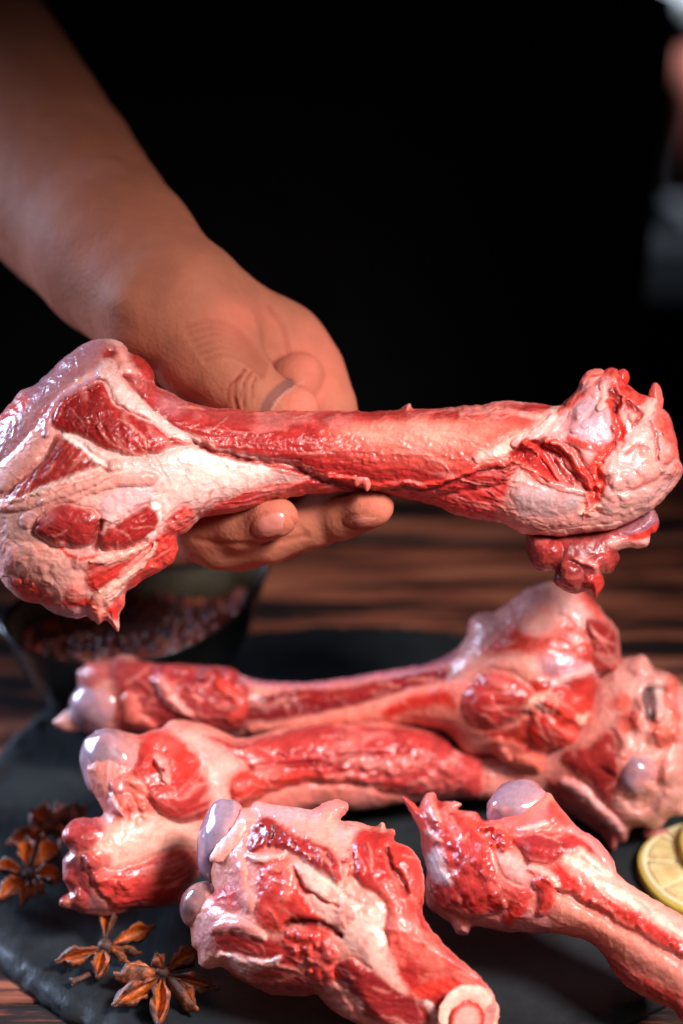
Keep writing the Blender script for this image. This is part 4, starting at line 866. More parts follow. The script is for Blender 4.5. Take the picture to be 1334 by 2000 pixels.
def paint_hand(P, N):
    u, v, wv = P.T
    C = np.tile(np.array(lin(160, 95, 74), np.float32), (len(P), 1))
    n1 = fbm(u / 90, v / 90, wv / 90, 3)
    C *= (1 + .10 * n1)[:, None]
    def blend(cx, cy, rx, ry, col, a, ang=0):
        dx, dy = u - cx, v - cy; x = dx * math.cos(ang) + dy * math.sin(ang); y = -dx * math.sin(ang) + dy * math.cos(ang)
        m = (a * np.exp(-(x / rx) ** 2 - (y / ry) ** 2))[:, None]; C[:] = C + m * (np.array(col) - C)
    for (x, y, rx, ry) in [(592, 782, 34, 32), (592, 782, 34, 32), (540, 1000, 50, 46), (735, 985, 60, 40), (590, 700, 46, 46), (640, 720, 60, 90), (470, 620, 70, 40)]:
        blend(x, y, rx, ry, lin(200, 106, 88), .6)
    # creases of the thumb, folds of the thumb's heel, palm lines
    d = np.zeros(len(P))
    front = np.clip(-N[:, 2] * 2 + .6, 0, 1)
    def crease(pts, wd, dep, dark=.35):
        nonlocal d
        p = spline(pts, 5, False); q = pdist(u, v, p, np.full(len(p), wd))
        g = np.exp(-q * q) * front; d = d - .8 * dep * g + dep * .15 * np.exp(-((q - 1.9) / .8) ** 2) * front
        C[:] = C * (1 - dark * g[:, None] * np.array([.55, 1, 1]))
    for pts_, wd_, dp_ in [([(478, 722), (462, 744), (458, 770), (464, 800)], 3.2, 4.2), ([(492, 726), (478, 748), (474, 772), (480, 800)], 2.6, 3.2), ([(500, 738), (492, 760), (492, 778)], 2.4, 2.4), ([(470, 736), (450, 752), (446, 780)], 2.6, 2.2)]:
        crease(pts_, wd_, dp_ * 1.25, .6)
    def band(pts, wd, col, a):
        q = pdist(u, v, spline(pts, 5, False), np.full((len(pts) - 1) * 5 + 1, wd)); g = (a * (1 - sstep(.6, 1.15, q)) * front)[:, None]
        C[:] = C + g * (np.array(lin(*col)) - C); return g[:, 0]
    g = band([(516, 806), (526, 784), (542, 765), (566, 748)], 12, (112, 70, 66), .8); d += .4 * g  # dark thumb nail, the shade on that side put into the skin colour
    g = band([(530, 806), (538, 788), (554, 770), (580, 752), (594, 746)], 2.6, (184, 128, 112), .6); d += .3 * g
    for k in range(6):
        crease([(360 + 8 * k, 640 + 13 * k), (412 + 6 * k, 628 + 13 * k), (470 + 3 * k, 650 + 12 * k), (522 - 2 * k, 706 + 6 * k)], 5.0, 4.6, .2)
    crease([(528, 600), (552, 640), (560, 690)], 5, 4, .2)
    crease([(380, 1052), (440, 1062), (520, 1060), (600, 1046)], 5, 4, .25)
    crease([(570, 1010), (582, 1030), (600, 1040)], 3, 3, .25)
    for (cx, cy, l_, w_, a_) in [(526, 1026, 40, 26, -.30), (710, 1018, 42, 15, -.04)]:
        t_ = np.linspace(1.9, 5.4, 14) - .6
        crease([(cx + l_ * math.cos(q) * math.cos(a_) - w_ * math.sin(q) * math.sin(a_), cy + l_ * math.cos(q) * math.sin(a_) + w_ * math.sin(q) * math.cos(a_)) for q in t_], 2.6, 2.5, .35)
    # skin relief
    d += .5 * fbm(u / 7, v / 7, wv / 7, 2) + 2.5 * fbm(u / 60 + 4, v / 60, wv / 60, 2)
    # tendons and bone of the wrist
    for (x, y, r, h) in [(232, 590, 34, 9), (300, 560, 46, -8), (430, 600, 40, 5)]:
        d += h * np.exp(-((u - x) ** 2 + (v - y) ** 2) / r ** 2) * front
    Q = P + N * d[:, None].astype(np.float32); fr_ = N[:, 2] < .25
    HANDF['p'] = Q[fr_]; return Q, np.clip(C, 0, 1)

def skin_material():
    m, nt, bs = nmat('skin')
    at = nd(nt, 'ShaderNodeVertexColor'); at.layer_name = 'Col'
    n1 = noise_node(nt, 140, 5, .6); mix = nt.nodes.new('ShaderNodeMix'); mix.data_type = 'RGBA'; mix.blend_type = 'OVERLAY'; mix.inputs[0].default_value = .18
    nt.links.new(at.outputs[0], mix.inputs[6]); nt.links.new(n1.outputs[0], mix.inputs[7]); nt.links.new(mix.outputs[2], bs.inputs['Base Color'])
    n2 = noise_node(nt, 1300, 2, .5); v = nt.nodes.new('ShaderNodeTexVoronoi'); v.inputs['Scale'].default_value = 700
    tc = nt.nodes.new('ShaderNodeTexCoord'); nt.links.new(tc.outputs['Object'], v.inputs['Vector'])
    b1 = bump(nt, bs, v.outputs[0], .22, .0005); bump(nt, bs, n2.outputs[0], .2, .0004, b1)
    bs.inputs['Roughness'].default_value = .62; bs.inputs['Specular IOR Level'].default_value = .07; bs.inputs['Subsurface Weight'].default_value = .22
    bs.inputs['Subsurface Radius'].default_value = (1, .35, .2); bs.inputs['Subsurface Scale'].default_value = .004
    return m
SKIN = skin_material()
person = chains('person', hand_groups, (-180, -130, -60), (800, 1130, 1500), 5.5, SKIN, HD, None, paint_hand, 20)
tag(person, 'person in a black apron holding the big leg bone in one hand, thumb on top', 'person')

def nail(c, w0, ax, L_, Wd, curve, lean, parent, col, edge=True):
    """a fingernail: c = middle (u,v), ax = direction to the tip, lean = how fast it recedes along / across"""
    m, nt, bs = nmat('nail'); bs.inputs['Base Color'].default_value = tuple(col) + (1,); bs.inputs['Roughness'].default_value = .28
    n = noise_node(nt, 500, 2); r = ramp(nt, n.outputs[0], [(0, tuple(.9 * x for x in col)), (1, tuple(min(1, 1.1 * x) for x in col))]); nt.links.new(r.outputs[0], bs.inputs['Base Color'])
    bs.inputs['Subsurface Weight'].default_value = .2; bs.inputs['Subsurface Scale'].default_value = .002
    nu, nv = 18, 18; vs, fs = [], []
    for th_ in (0, 1):
        for i in range(nu):
            for j in range(nv):
                a = -1 + 2 * i / (nu - 1); b = -1 + 2 * j / (nv - 1)
                # superellipse plan
                x = a * math.sqrt(max(0, 1 - .5 * abs(b) ** 2.6)); y = b * math.sqrt(max(0, 1 - .5 * abs(a) ** 2.6))
                U = c[0] + y * L_ * math.cos(ax) - x * Wd * math.sin(ax); V_ = c[1] + y * L_ * math.sin(ax) + x * Wd * math.cos(ax)
                q_ = HANDF['p']; dd = (q_[:, 0] - U) ** 2 + (q_[:, 1] - V_) ** 2; nr = dd < 14 ** 2
                if nr.any():
                    qq = q_[nr]; wk = qq[:, 2] < qq[:, 2].min() + 45; we = np.exp(-dd[nr][wk] / 40); ws_ = float((qq[wk, 2] * we).sum() / we.sum())
                else: ws_ = w0
                wv = ws_ - 1.6 + 2.6 * th_ * 3 + (2.2 * max(abs(x), abs(y)) ** 4) - lean[0] * 0
                vs.append(unproj(U, V_, D0 + wv * D0 / F))
    q = nu * nv
    for i in range(nu - 1):
        for j in range(nv - 1):
            a = i * nv + j; fs.append((a, a + 1, a + nv + 1, a + nv)); fs.append((q + a, q + a + nv, q + a + nv + 1, q + a + 1))
    for i in range(nu - 1):
        for j, s_ in ((0, 1), (nv - 1, -1)):
            a = i * nv + j; f = (a, a + nv, q + a + nv, q + a); fs.append(f if s_ > 0 else f[::-1])
    for j in range(nv - 1):
        for i, s_ in ((0, -1), (nu - 1, 1)):
            a = i * nv + j; f = (a, a + 1, q + a + 1, q + a); fs.append(f if s_ < 0 else f[::-1])
    return mesh_obj('fingernail', np.array(vs), fs, m, parent)
nail((528, 1024), -36, -.30, 36, 22, 10, (-1, 9), person, lin(196, 116, 104))
nail((712, 1018), -18, -.04, 36, 9, 6, (0, 12), person, lin(200, 120, 106))
#nail((534, 780), -14, -.95, 36, 13, 6, (-6, -8), person, lin(128, 80, 76))
#nail((588, 712), 66, -1.2, 24, 24, 8, (10, 0), person, lin(200, 112, 98))

# ------------------------------------------------------------------ clothing
def cloth_mat(name, col, rough=.85, wv=900):
    m, nt, bs = nmat(name); n = noise_node(nt, 60, 4); r = ramp(nt, n.outputs[0], [(.3, tuple(c * .7 for c in col)), (.7, col)])
    nt.links.new(r.outputs[0], bs.inputs['Base Color']); bs.inputs['Roughness'].default_value = rough; bs.inputs['Specular IOR Level'].default_value = .12
    n2 = noise_node(nt, wv, 2); bump(nt, bs, n2.outputs[0], .3, .0006); return m
APR = cloth_mat('black_cotton', (.010, .010, .0115)); SHT = cloth_mat('dark_shirt', (.011, .009, .0095))
def torso(name, cx, cy, rx, ry, z0, z1, mat, fold, seed=0, nz=40, na=96):
    vs, fs = [], []
    for j in range(nz):
        z = z0 + (z1 - z0) * j / (nz - 1)
        for i in range(na):
            a = 2 * math.pi * i / na; n = fold * float(fbm(np.array([math.cos(a) * 4 + seed]), np.array([math.sin(a) * 4]), np.array([z * 5.]), 2)[0])
            k = 1 + .05 * (j / nz)
            vs.append((cx + (rx * k + n) * math.cos(a), cy + (ry * k + n) * math.sin(a), z))
    for j in range(nz - 1):
        for i in range(na):
            a = j * na + i; b = j * na + (i + 1) % na; fs.append((a, b, b + na, a + na))
    fs.append(tuple(range(na))[::-1]); fs.append(tuple((nz - 1) * na + i for i in range(na)))
    return mesh_obj(name, np.array(vs), fs, mat, person)
torso('shirt', -.040, 1.10, .174, .115, -.25, .46, SHT, .006)
torso('apron', -.038, 1.095, .182, .122, -.5, .150, APR, .014, 3)

# ================================================================== table, slate board
def wood_mat():
    m, nt, bs = nmat('dark_stained_wood')
    n = noise_node(nt, 1, 7, .62, mapping=(7, 75, 10)); n2 = noise_node(nt, 1, 5, .6, mapping=(14, 260, 30))
    ma = nd(nt, 'ShaderNodeMath', operation='MULTIPLY_ADD'); ma.inputs[1].default_value = .35
    nt.links.new(n2.outputs[0], ma.inputs[0]); nt.links.new(n.outputs[0], ma.inputs[2])
    r = ramp(nt, ma.outputs[0], [(.52, (.006, .005, .007)), (.64, (.022, .012, .011)), (.69, (.17, .048, .028)), (.86, (.42, .145, .085))])  # grain streaks, brightened with a warm reflection put into their colour
    nt.links.new(r.outputs[0], bs.inputs['Base Color']); bs.inputs['Roughness'].default_value = .55; bs.inputs['Specular IOR Level'].default_value = .3
    bump(nt, bs, ma.outputs[0], .5, .002); return m
WOOD = wood_mat()
table = empty('table', (0, .55, -.006)); tag(table, 'dark stained wooden table with streaky orange brown grain under the slate', 'table')
y = .20; rs = np.random.RandomState(4)
while y < .93:
    wd_ = .095; x0, x1, y0, y1, z1 = -.75, .75, y + .0004, y + wd_ - .0004, -.006 - rs.uniform(0, .0006); z0 = z1 - .022; b_ = .0008
    vs = [(x0, y0, z0), (x1, y0, z0), (x1, y1, z0), (x0, y1, z0), (x0, y0, z1 - b_), (x1, y0, z1 - b_), (x1, y1, z1 - b_), (x0, y1, z1 - b_), (x0, y0 + b_, z1), (x1, y0 + b_, z1), (x1, y1 - b_, z1), (x0, y1 - b_, z1)]
    fs = [(3, 2, 1, 0), (0, 1, 5, 4), (1, 2, 6, 5), (2, 3, 7, 6), (3, 0, 4, 7), (4, 5, 9, 8), (5, 6, 10, 9), (6, 7, 11, 10), (7, 4, 8, 11), (8, 9, 10, 11)]
    mesh_obj('plank', np.array(vs), fs, WOOD, table, False); y += wd_
base_vs = [(x, yy, z) for z in (-.06, -.0295) for x, yy in ((-.74, .21), (.74, .21), (.74, .955), (-.74, .955))]
mesh_obj('table_frame', np.array(base_vs), [(3, 2, 1, 0), (4, 5, 6, 7), (0, 1, 5, 4), (1, 2, 6, 5), (2, 3, 7, 6), (3, 0, 4, 7)], WOOD, table, False)

def slate_mat():
    m, nt, bs = nmat('slate')
    n = noise_node(nt, 45, 8, .62); n3 = noise_node(nt, 9, 3)
    r = ramp(nt, n.outputs[0], [(.3, (.008, .009, .011)), (.62, (.015, .018, .021)), (.82, (.032, .036, .040))])
    nt.links.new(r.outputs[0], bs.inputs['Base Color'])
    rr = ramp(nt, n3.outputs[0], [(.3, (.46, .46, .46)), (.7, (.62, .62, .62))]); nt.links.new(rr.outputs[0], bs.inputs['Roughness'])
    n2 = noise_node(nt, 1, 6, .65, mapping=(260, 60, 60)); bs.inputs['Specular IOR Level'].default_value = .28; b1 = bump(nt, bs, n.outputs[0], .30, .003); bump(nt, bs, n2.outputs[0], .25, .0012, b1)
    return m
SLATE = slate_mat()
fr = onplane(685, 2105); bk = onplane(700, 1212)
lf = onplane(0, 1450); lf2 = onplane(0, 1862)
cy = (fr[1] + bk[1]) / 2; ry = (bk[1] - fr[1]) / 2
def solve_rx(p): return abs(p[0] - .004) / math.sqrt(max(.05, 1 - ((p[1] - cy) / ry) ** 2))
rx = .5 * (solve_rx(lf) + solve_rx(lf2)); rx = min(max(rx, .13), .17)
vs, fs = [], []; na = 420
prof = [(0.0, 0), (.3, 0), (.6, 0), (.8, 0), (.90, 0), (.93, 0), (.95, 0), (.965, 0), (.978, -.0006), (.988, -.0016), (.995, -.0028), (1.0, -.0042), (1.0, -.0058), (.96, -.006)]
for j, (r, z) in enumerate(prof):
    for i in range(na):
        a = 2 * math.pi * i / na; ca, sa = math.cos(a), math.sin(a)
        e = .010 * float(fbm(np.array([ca * 9]), np.array([sa * 9]), np.array([0.]), 4)[0]) + .006 * float(vnoise(np.array([ca * 60]), np.array([sa * 60]))[0])
        k = r * (1 + (e if r > .9 else 0)) + (.012 * float(fbm(np.array([ca * 30 + j * .6]), np.array([sa * 30]), np.array([j * .8]), 2)[0]) if .9 < r < .999 else 0)
        zz = z + (.0007 * float(vnoise(np.array([ca * 40 + j]), np.array([sa * 40 + 3 * j]))[0]) if r > .92 and j < len(prof) - 1 else 0)
        vs.append((.004 + rx * k * ca, cy + ry * k * sa, zz))
for j in range(len(prof) - 1):
    for i in range(na):
        a = j * na + i; b = j * na + (i + 1) % na; fs.append((a, a + na, b + na, b) if j else (a, a + na, b + na))
sl = mesh_obj('slate_board', np.array(vs) - np.array((.004, cy, 0)), fs, SLATE, None, True); sl.location = (.004, cy, 0)
tag(sl, 'round dark grey slate board with a chipped edge under the bones', 'board')
print('slate', rx, ry, cy)

# ================================================================== black bowl of peppercorns
rim_px = [((-2, 1215), .046), ((18, 1252), .045), ((65, 1282), .044), ((130, 1296), .043), ((205, 1300), .043), ((290, 1290), .044), ((370, 1265), .045), ((440, 1226), .046), ((495, 1172), .048), ((526, 1112), .050),
          ((512, 1096), .050), ((455, 1096), .047), ((370, 1103), .045), ((280, 1112), .044), ((180, 1126), .044), ((90, 1148), .044), ((25, 1178), .045)]
rim = np.array([onplane(p[0], p[1], z) for p, z in rim_px])
rq = spline(rim[:, :2], 6); rz = np.interp(np.linspace(0, len(rim), len(rq), endpoint=False), np.arange(len(rim) + 1), np.append(rim[:, 2], rim[0, 2]))
bc = rq.mean(0); bowl_c = np.array([bc[0], bc[1], 0.0])
def ring(s, z): return [(bc[0] + (p[0] - bc[0]) * s, bc[1] + (p[1] - bc[1]) * s, z if z is not None else q) for p, q in zip(rq, rz)]
def loft(rings, close_first=True, close_last=True):
    n = len(rings[0]); vs = [p for r in rings for p in r]; fs = []
    for j in range(len(rings) - 1):
        for i in range(n):
            a = j * n + i; b = j * n + (i + 1) % n; fs.append((a, b, b + n, a + n))
    if close_first: fs.append(tuple(range(n))[::-1])
    if close_last: fs.append(tuple((len(rings) - 1) * n + i for i in range(n)))
    return np.array(vs), fs
def zr(f, off): return lambda: None
rings = []
for s, f in ((.50, 0.0), (.54, .0), (.70, .25), (.85, .55), (.94, .82), (.985, .97), (.998, 1.0), (.985, 1.012), (.962, 1.0), (.955, .97)):
    rings.append([(bc[0] + (p[0] - bc[0]) * s, bc[1] + (p[1] - bc[1]) * s, .0003 + q * f) for p, q in zip(rq, rz)])
vs, fs = loft(rings, True, False)
m, nt, bs = nmat('black_glaze'); bs.inputs['Base Color'].default_value = (.006, .0065, .007, 1); bs.inputs['Roughness'].default_value = .32
n = noise_node(nt, 90, 3); rr = ramp(nt, n.outputs[0], [(.3, (.16,) * 3), (.7, (.28,) * 3)]); nt.links.new(rr.outputs[0], bs.inputs['Roughness'])
bump(nt, bs, n.outputs[0], .1, .001)
bowl = mesh_obj('bowl', vs - bowl_c, fs, m, None); bowl.location = bowl_c
tag(bowl, 'black boat shaped bowl with a pointed end, filled with peppercorns', 'bowl')
mi_, nt, bs = nmat('olive_lit_inside'); n = noise_node(nt, 70, 4); r = ramp(nt, n.outputs[0], [(.3, lin(58, 52, 42)), (.7, lin(98, 90, 72))]); nt.links.new(r.outputs[0], bs.inputs['Base Color']); bs.inputs['Roughness'].default_value = .3  # paler olive inside, light on the back wall put into the colour
rings = [[(bc[0] + (p[0] - bc[0]) * s, bc[1] + (p[1] - bc[1]) * s, .0003 + q * f) for p, q in zip(rq, rz)] for s, f in ((.9535, .968), (.90, .80), (.80, .55), (.64, .28), (.48, .12))]
vs, fs = loft(rings, False, True); mesh_obj('inner_wall', vs, fs, mi_, bowl)
def pep_mat(name, c):
    m, nt, bs = nmat(name); n = noise_node(nt, 700, 3); r = ramp(nt, n.outputs[0], [(.35, tuple(x * .45 for x in c)), (.65, c)])
    nt.links.new(r.outputs[0], bs.inputs['Base Color']); bs.inputs['Roughness'].default_value = .55; bump(nt, bs, n.outputs[0], .6, .0006); return m
PM = [pep_mat('red_peppercorn', lin(156, 62, 50)), pep_mat('brown_peppercorn', lin(112, 54, 42)), pep_mat('plum_peppercorn', lin(98, 54, 66)), pep_mat('tan_peppercorn', lin(186, 102, 66))]
def pep_mesh(seed):
    nu, nv = 12, 8; vs = []
    for j in range(nv):
        ph = .15 + (math.pi - .3) * j / (nv - 1)
        for i in range(nu):
            a = 2 * math.pi * i / nu; x, y_, z = math.sin(ph) * math.cos(a), math.sin(ph) * math.sin(a), math.cos(ph)
            k = .0021 * (1 + .16 * float(vnoise(np.array([x * 2.5 + seed]), np.array([y_ * 2.5]), np.array([z * 2.5]))[0]) - (.35 if abs(a - 1) < .4 and z > 0 else 0))
            vs.append((x * k, y_ * k, z * k))
    fs = [(j * nu + i, j * nu + (i + 1) % nu, (j + 1) * nu + (i + 1) % nu, (j + 1) * nu + i) for j in range(nv - 1) for i in range(nu)]
    fs += [tuple(range(nu))[::-1], tuple((nv - 1) * nu + i for i in range(nu))]
    return vs, [tuple(reversed(f)) for f in fs]
pmesh = []
for k, mm in enumerate(PM):
    me = bpy.data.meshes.new('peppercorn'); v_, f_ = pep_mesh(k * 3.1); me.from_pydata(v_, [], f_); me.materials.append(mm)
    me.polygons.foreach_set('use_smooth', np.ones(len(me.polygons), bool)); pmesh.append(me)
inner = [(bc[0] + (p[0] - bc[0]) * .86, bc[1] + (p[1] - bc[1]) * .86) for p in rq]; inr = np.array(inner)
rs = np.random.RandomState(12); placed = []; lo, hi = inr.min(0), inr.max(0)
cand = rs.uniform(lo, hi, (9000, 2)); cand = cand[sdist(cand[:, 0], cand[:, 1], inr) < -.001]
for p in cand:
    if len(placed) >= 290: break
    if placed and (((np.array(placed) - p) ** 2).sum(1) < .0031 ** 2).any(): continue
    placed.append(p)
for p in placed:
    o = bpy.data.objects.new('peppercorn', pmesh[rs.choice([0, 0, 1, 1, 2, 3])])
    o.location = (p[0], p[1], .0350 + .004 * float(vnoise(np.array([p[0] * 60]), np.array([p[1] * 60]))[0]) + rs.uniform(0, .002)); o.rotation_euler = rs.uniform(0, 6.28, 3); o.scale = (rs.uniform(.8, 1.2),) * 3
    link(o); tag(o, 'dried reddish brown peppercorn in the heap inside the black bowl', 'peppercorn', 'peppercorns in the black bowl')
rings = [[(bc[0] + (p[0] - bc[0]) * s, bc[1] + (p[1] - bc[1]) * s, zz) for p in rq] for s, zz in ((.50, .014), (.80, .028), (.87, .0325), (.6, .0340), (.3, .0345), (.08, .0345))]
vs, fs = loft(rings); hp = mesh_obj('peppercorn_heap', vs - bowl_c, fs, PM[1], None); hp.location = bowl_c; tag(hp, 'dark lower mass of peppercorns filling the black bowl', 'peppercorns', None, 'stuff')

# ================================================================== star anise
def anise_mat():
    m, nt, bs = nmat('star_anise'); n = noise_node(nt, 190, 6, .65); n2 = noise_node(nt, 60, 3)
    r = ramp(nt, n.outputs[0], [(.38, lin(40, 22, 18)), (.50, lin(92, 46, 28)), (.60, lin(150, 72, 36)), (.74, lin(200, 104, 48))])
    nt.links.new(r.outputs[0], bs.inputs['Base Color']); bs.inputs['Roughness'].default_value = .55
    bump(nt, bs, n.outputs[0], .9, .0016); return m
AN = anise_mat(); AN2 = pep_mat('anise_inside', lin(196, 96, 30)); AN3 = pep_mat('anise_seed', lin(120, 62, 30))
def pod(c, tip, wdt, hgt, parent, rot=0.0, seed=0, opened=.5):
    """one boat shaped carpel: a keel below, two lips above"""
    c = np.array(c); tip = np.array(tip); L_ = tip - c; ln = np.linalg.norm(L_); t = L_ / ln
    up = np.array([0, 0, 1.0]); side = np.cross(t, up); side /= np.linalg.norm(side); up = np.cross(side, t)
    side, up = side * math.cos(rot) + up * math.sin(rot), up * math.cos(rot) - side * math.sin(rot)
    nt_, vs, fs = 26, [], []
    for i in range(nt_):
        s = i / (nt_ - 1)
        wv = wdt * (.16 + .84 * math.sin(min(1, s * 1.25) * math.pi * .5) ** 1.2 * (1 - sstep(.62, 1.0, s))) + wdt * .05
        hv = hgt * (.30 + .75 * math.sin(min(1, s * 1.4) * math.pi / 2) * (1 - .92 * sstep(.60, 1.0, s)))
        op = opened * math.sin(math.pi * min(1, max(0, (s - .06) / .84))) ** .8 * .55
        ctr = c + t * ln * s + up * (hgt * .25 * math.sin(s * math.pi) + hgt * .35 * sstep(.8, 1, s))
        q = [(-op, .50), (-op - .22, .55), (-.50, .30), (-.52, 0), (-.36, -.34), (0, -.56), (.36, -.34), (.52, 0), (.50, .30), (op + .22, .55), (op, .50), (op * .9, .25), (op * .6, -.05), (0, -.15 if op > .1 else .3), (-op * .6, -.05), (-op * .9, .25)]
        for k, (a, b) in enumerate(q):
            j = 1 + .26 * float(vnoise(np.array([s * 9 + seed]), np.array([k * 1.1 + seed]))[0])
            a = max(-.62, min(.62, a)) * j; b = b * j
            vs.append(ctr + side * wv * a * 1.6 + up * hv * b)
    n = 16
    for i in range(nt_ - 1):
        for k in range(n):
            a = i * n + k; b = i * n + (k + 1) % n; fs.append((a, b, b + n, a + n))
    fs.append(tuple(range(n))[::-1]); fs.append(tuple((nt_ - 1) * n + k for k in range(n)))
    o = mesh_obj('pod', np.array(vs), fs, AN, parent)
    o.data.materials.append(AN2)
    mi = np.zeros(len(o.data.polygons), np.int32)
    for i in range(nt_ - 1):
        for k in range(n):
            if 10 <= k <= 15: mi[i * n + k] = 1
    o.data.polygons.foreach_set('material_index', mi)
    return o
def anise(label, cpx, cz, tips, scale=1.0, stalk=None, seed=0):
    c = onplane(cpx[0], cpx[1], cz); e = empty('star_anise', (c[0], c[1], 0)); tag(e, label, 'star anise', 'star anise on the slate')
    for k, (x, y_, z, wd__, rot, op) in enumerate(tips):
        tp = onplane(x, y_, z); pd = pod(c + (tp - c) * .08, tp, .0029 * wd__ * scale, .0066 * wd__ * scale, e, rot, seed + k * 1.7, op)
    # woody hub
    th = np.linspace(0, 2 * math.pi, 16, endpoint=False)
    rg = [[(c[0] + .0021 * s * math.cos(a) * (1 + .2 * math.sin(8 * a)), c[1] + .0021 * s * math.sin(a) * (1 + .2 * math.sin(8 * a)), c[2] + z) for a in th] for s, z in ((.5, -.003), (1, -.001), (1.1, .0012), (.7, .0026), (.2, .0022))]
    vs, fs = loft(rg); mesh_obj('hub', vs, fs, AN, e)
    if stalk:
        a_, b_ = onplane(*stalk[0]), onplane(*stalk[1]); d = b_ - a_; d /= np.linalg.norm(d); s1 = np.cross(d, [0, 0, 1.]); s1 /= np.linalg.norm(s1); s2 = np.cross(s1, d)
        rg = [[tuple(a_ + (b_ - a_) * t_ + (s1 * math.cos(a) + s2 * math.sin(a)) * r_) for a in th] for t_, r_ in ((0, .0009), (.5, .0008), (.85, .0011), (1.0, .0016), (1.0, .0009), (.9, .0005))]
        vs, fs = loft(rg); mesh_obj('stalk', vs, fs, AN, e)
    return e
anise('nearest brown star anise on the slate, beside the bone with the sawn end', (318, 1902), .0062,
      [(214, 1964, .003, 1.5, .9, .5), (226, 1922, .0045, 1.1, -.3, .4), (300, 1870, .009, 1.0, 0, .2), (384, 1862, .008, 1.3, -.5, .5), (430, 1930, .003, 1.3, -.8, .4), (380, 1984, .002, .9, .4, .4), (308, 2016, .002, 1.15, .1, .7)], 1.0, None, 1)
anise('star anise with a long upright pod and a loose stalk, left of the nearest one', (206, 1850), .0062,
      [(219, 1772, .009, 1.0, .1, .7), (298, 1812, .007, 1.15, -.7, .9), (276, 1868, .003, .55, 0, .3), (250, 1885, .002, .5, 0, .3), (190, 1920, .002, 1.05, .1, .7), (110, 1880, .003, 1.3, .8, .4)], 1.0, ((176, 1902, .004), (139, 1919, .003)), 5)
anise('bright orange star anise facing up near the left edge of the slate', (56, 1712), .0055,
      [(60, 1648, .007, 1.15, .2, 1.0), (118, 1654, .007, 1.3, -.3, 1.0), (126, 1716, .005, 1.1, -.5, .9), (88, 1750, .003, .6, 0, .5), (68, 1757, .002, .5, 0, .4), (42, 1775, .002, .75, 0, .5), (-8, 1762, .003, 1.1, .5, .8), (-6, 1692, .005, 1.0, .4, .7)], 1.0, None, 9)
anise('dark shaded star anise tipped on its side behind the bright orange one', (92, 1615), .007,
      [(55, 1592, .010, 1.25, .3, .8), (90, 1568, .011, .8, 0, .5), (138, 1588, .008, 1.2, 0, .2), (172, 1592, .005, 1.0, .5, .3), (14, 1650, .003, 1.2, .8, .6), (72, 1652, .003, 1.1, .2, .6), (120, 1640, .003, .9, 0, .4)], 1.0, None, 13)

# ================================================================== lemon slices
def lemon(label, px, z, rpx, ang0=0, group='lemon slices', tilt=0):
    c = onplane(px[0], px[1], z); k = float(depth_at(px[0], px[1], z)) / F; r = rpx * k; T = .0045
    e = empty('lemon_slice', tuple(c)); tag(e, label, 'lemon slice', group)
    n = 72; th = np.linspace(0, 2 * math.pi, n, endpoint=False)
    def rr(s, zz, ir=0): return [(c[0] + r * s * math.cos(a) * (1 + .012 * math.sin(5 * a)), c[1] + r * s * math.sin(a) * (1 + .012 * math.sin(5 * a)), c[2] + zz) for a in th]
    vs, fs = loft([rr(.955, 0), rr(.995, .0005), rr(1.0, T * .5), rr(.995, T - .0004), rr(.972, T), rr(.955, T - .001)], True, True); mesh_obj('rind', vs, fs, LEM_R, e)
    vs, fs = loft([rr(.963, T - .0002), rr(.955, T + .0004), rr(.90, T + .0004), rr(.885, T), rr(.05, T)], True, True); mesh_obj('pith', vs, fs, LEM_P, e)
    for q in range(9):
        a0 = ang0 + 2 * math.pi * q / 9 + .03; a1 = ang0 + 2 * math.pi * (q + 1) / 9 - .03
        def sh(m_, zz):
            am = (a0 + a1) / 2; out = []
            for t_ in np.linspace(0, 1, 12):
                a = a0 + (a1 - a0) * t_; out.append((.88 * math.cos(a), .88 * math.sin(a)))
            out.append((.09 * math.cos(am), .09 * math.sin(am)))
            cx_ = np.mean([p[0] for p in out]); cy_ = np.mean([p[1] for p in out])
            return [(c[0] + r * (cx_ + (p[0] - cx_) * m_), c[1] + r * (cy_ + (p[1] - cy_) * m_), c[2] + zz) for p in out]
        vs, fs = loft([sh(1, T - .0003), sh(.99, T + .0003), sh(.93, T + .0008), sh(.5, T + .0009)]); mesh_obj('segment', vs, fs, LEM_F, e)
    return e
LEM_R, nt, bs = nmat('lemon_rind'); bs.inputs['Base Color'].default_value = lin(204, 172, 74) + (1,); bs.inputs['Roughness'].default_value = .38
n = noise_node(nt, 900, 2); bump(nt, bs, n.outputs[0], .5, .0006)
LEM_P, nt, bs = nmat('lemon_pith'); bs.inputs['Base Color'].default_value = lin(214, 198, 156) + (1,); bs.inputs['Roughness'].default_value = .6
n = noise_node(nt, 400, 3); bump(nt, bs, n.outputs[0], .3, .0004)
LEM_F, nt, bs = nmat('lemon_flesh'); n = noise_node(nt, 260, 4); r_ = ramp(nt, n.outputs[0], [(.35, lin(190, 164, 112)), (.65, lin(216, 194, 144))]); nt.links.new(r_.outputs[0], bs.inputs['Base Color'])
bs.inputs['Roughness'].default_value = .2; bs.inputs['Subsurface Weight'].default_value = .3; bs.inputs['Subsurface Scale'].default_value = .003; bump(nt, bs, n.outputs[0], .5, .001)
lemon('lemon slice lying flat on the slate right of the lower bone', (1394, 1713), .0006, 148, .2)
lemon('brighter lemon slice on top of the one right of the lower bone', (1478, 1672), .0064, 150, .5)
lemon('lemon slice mostly hidden behind the pale knob at the right edge', (1290, 1400), .020, 92, .1)
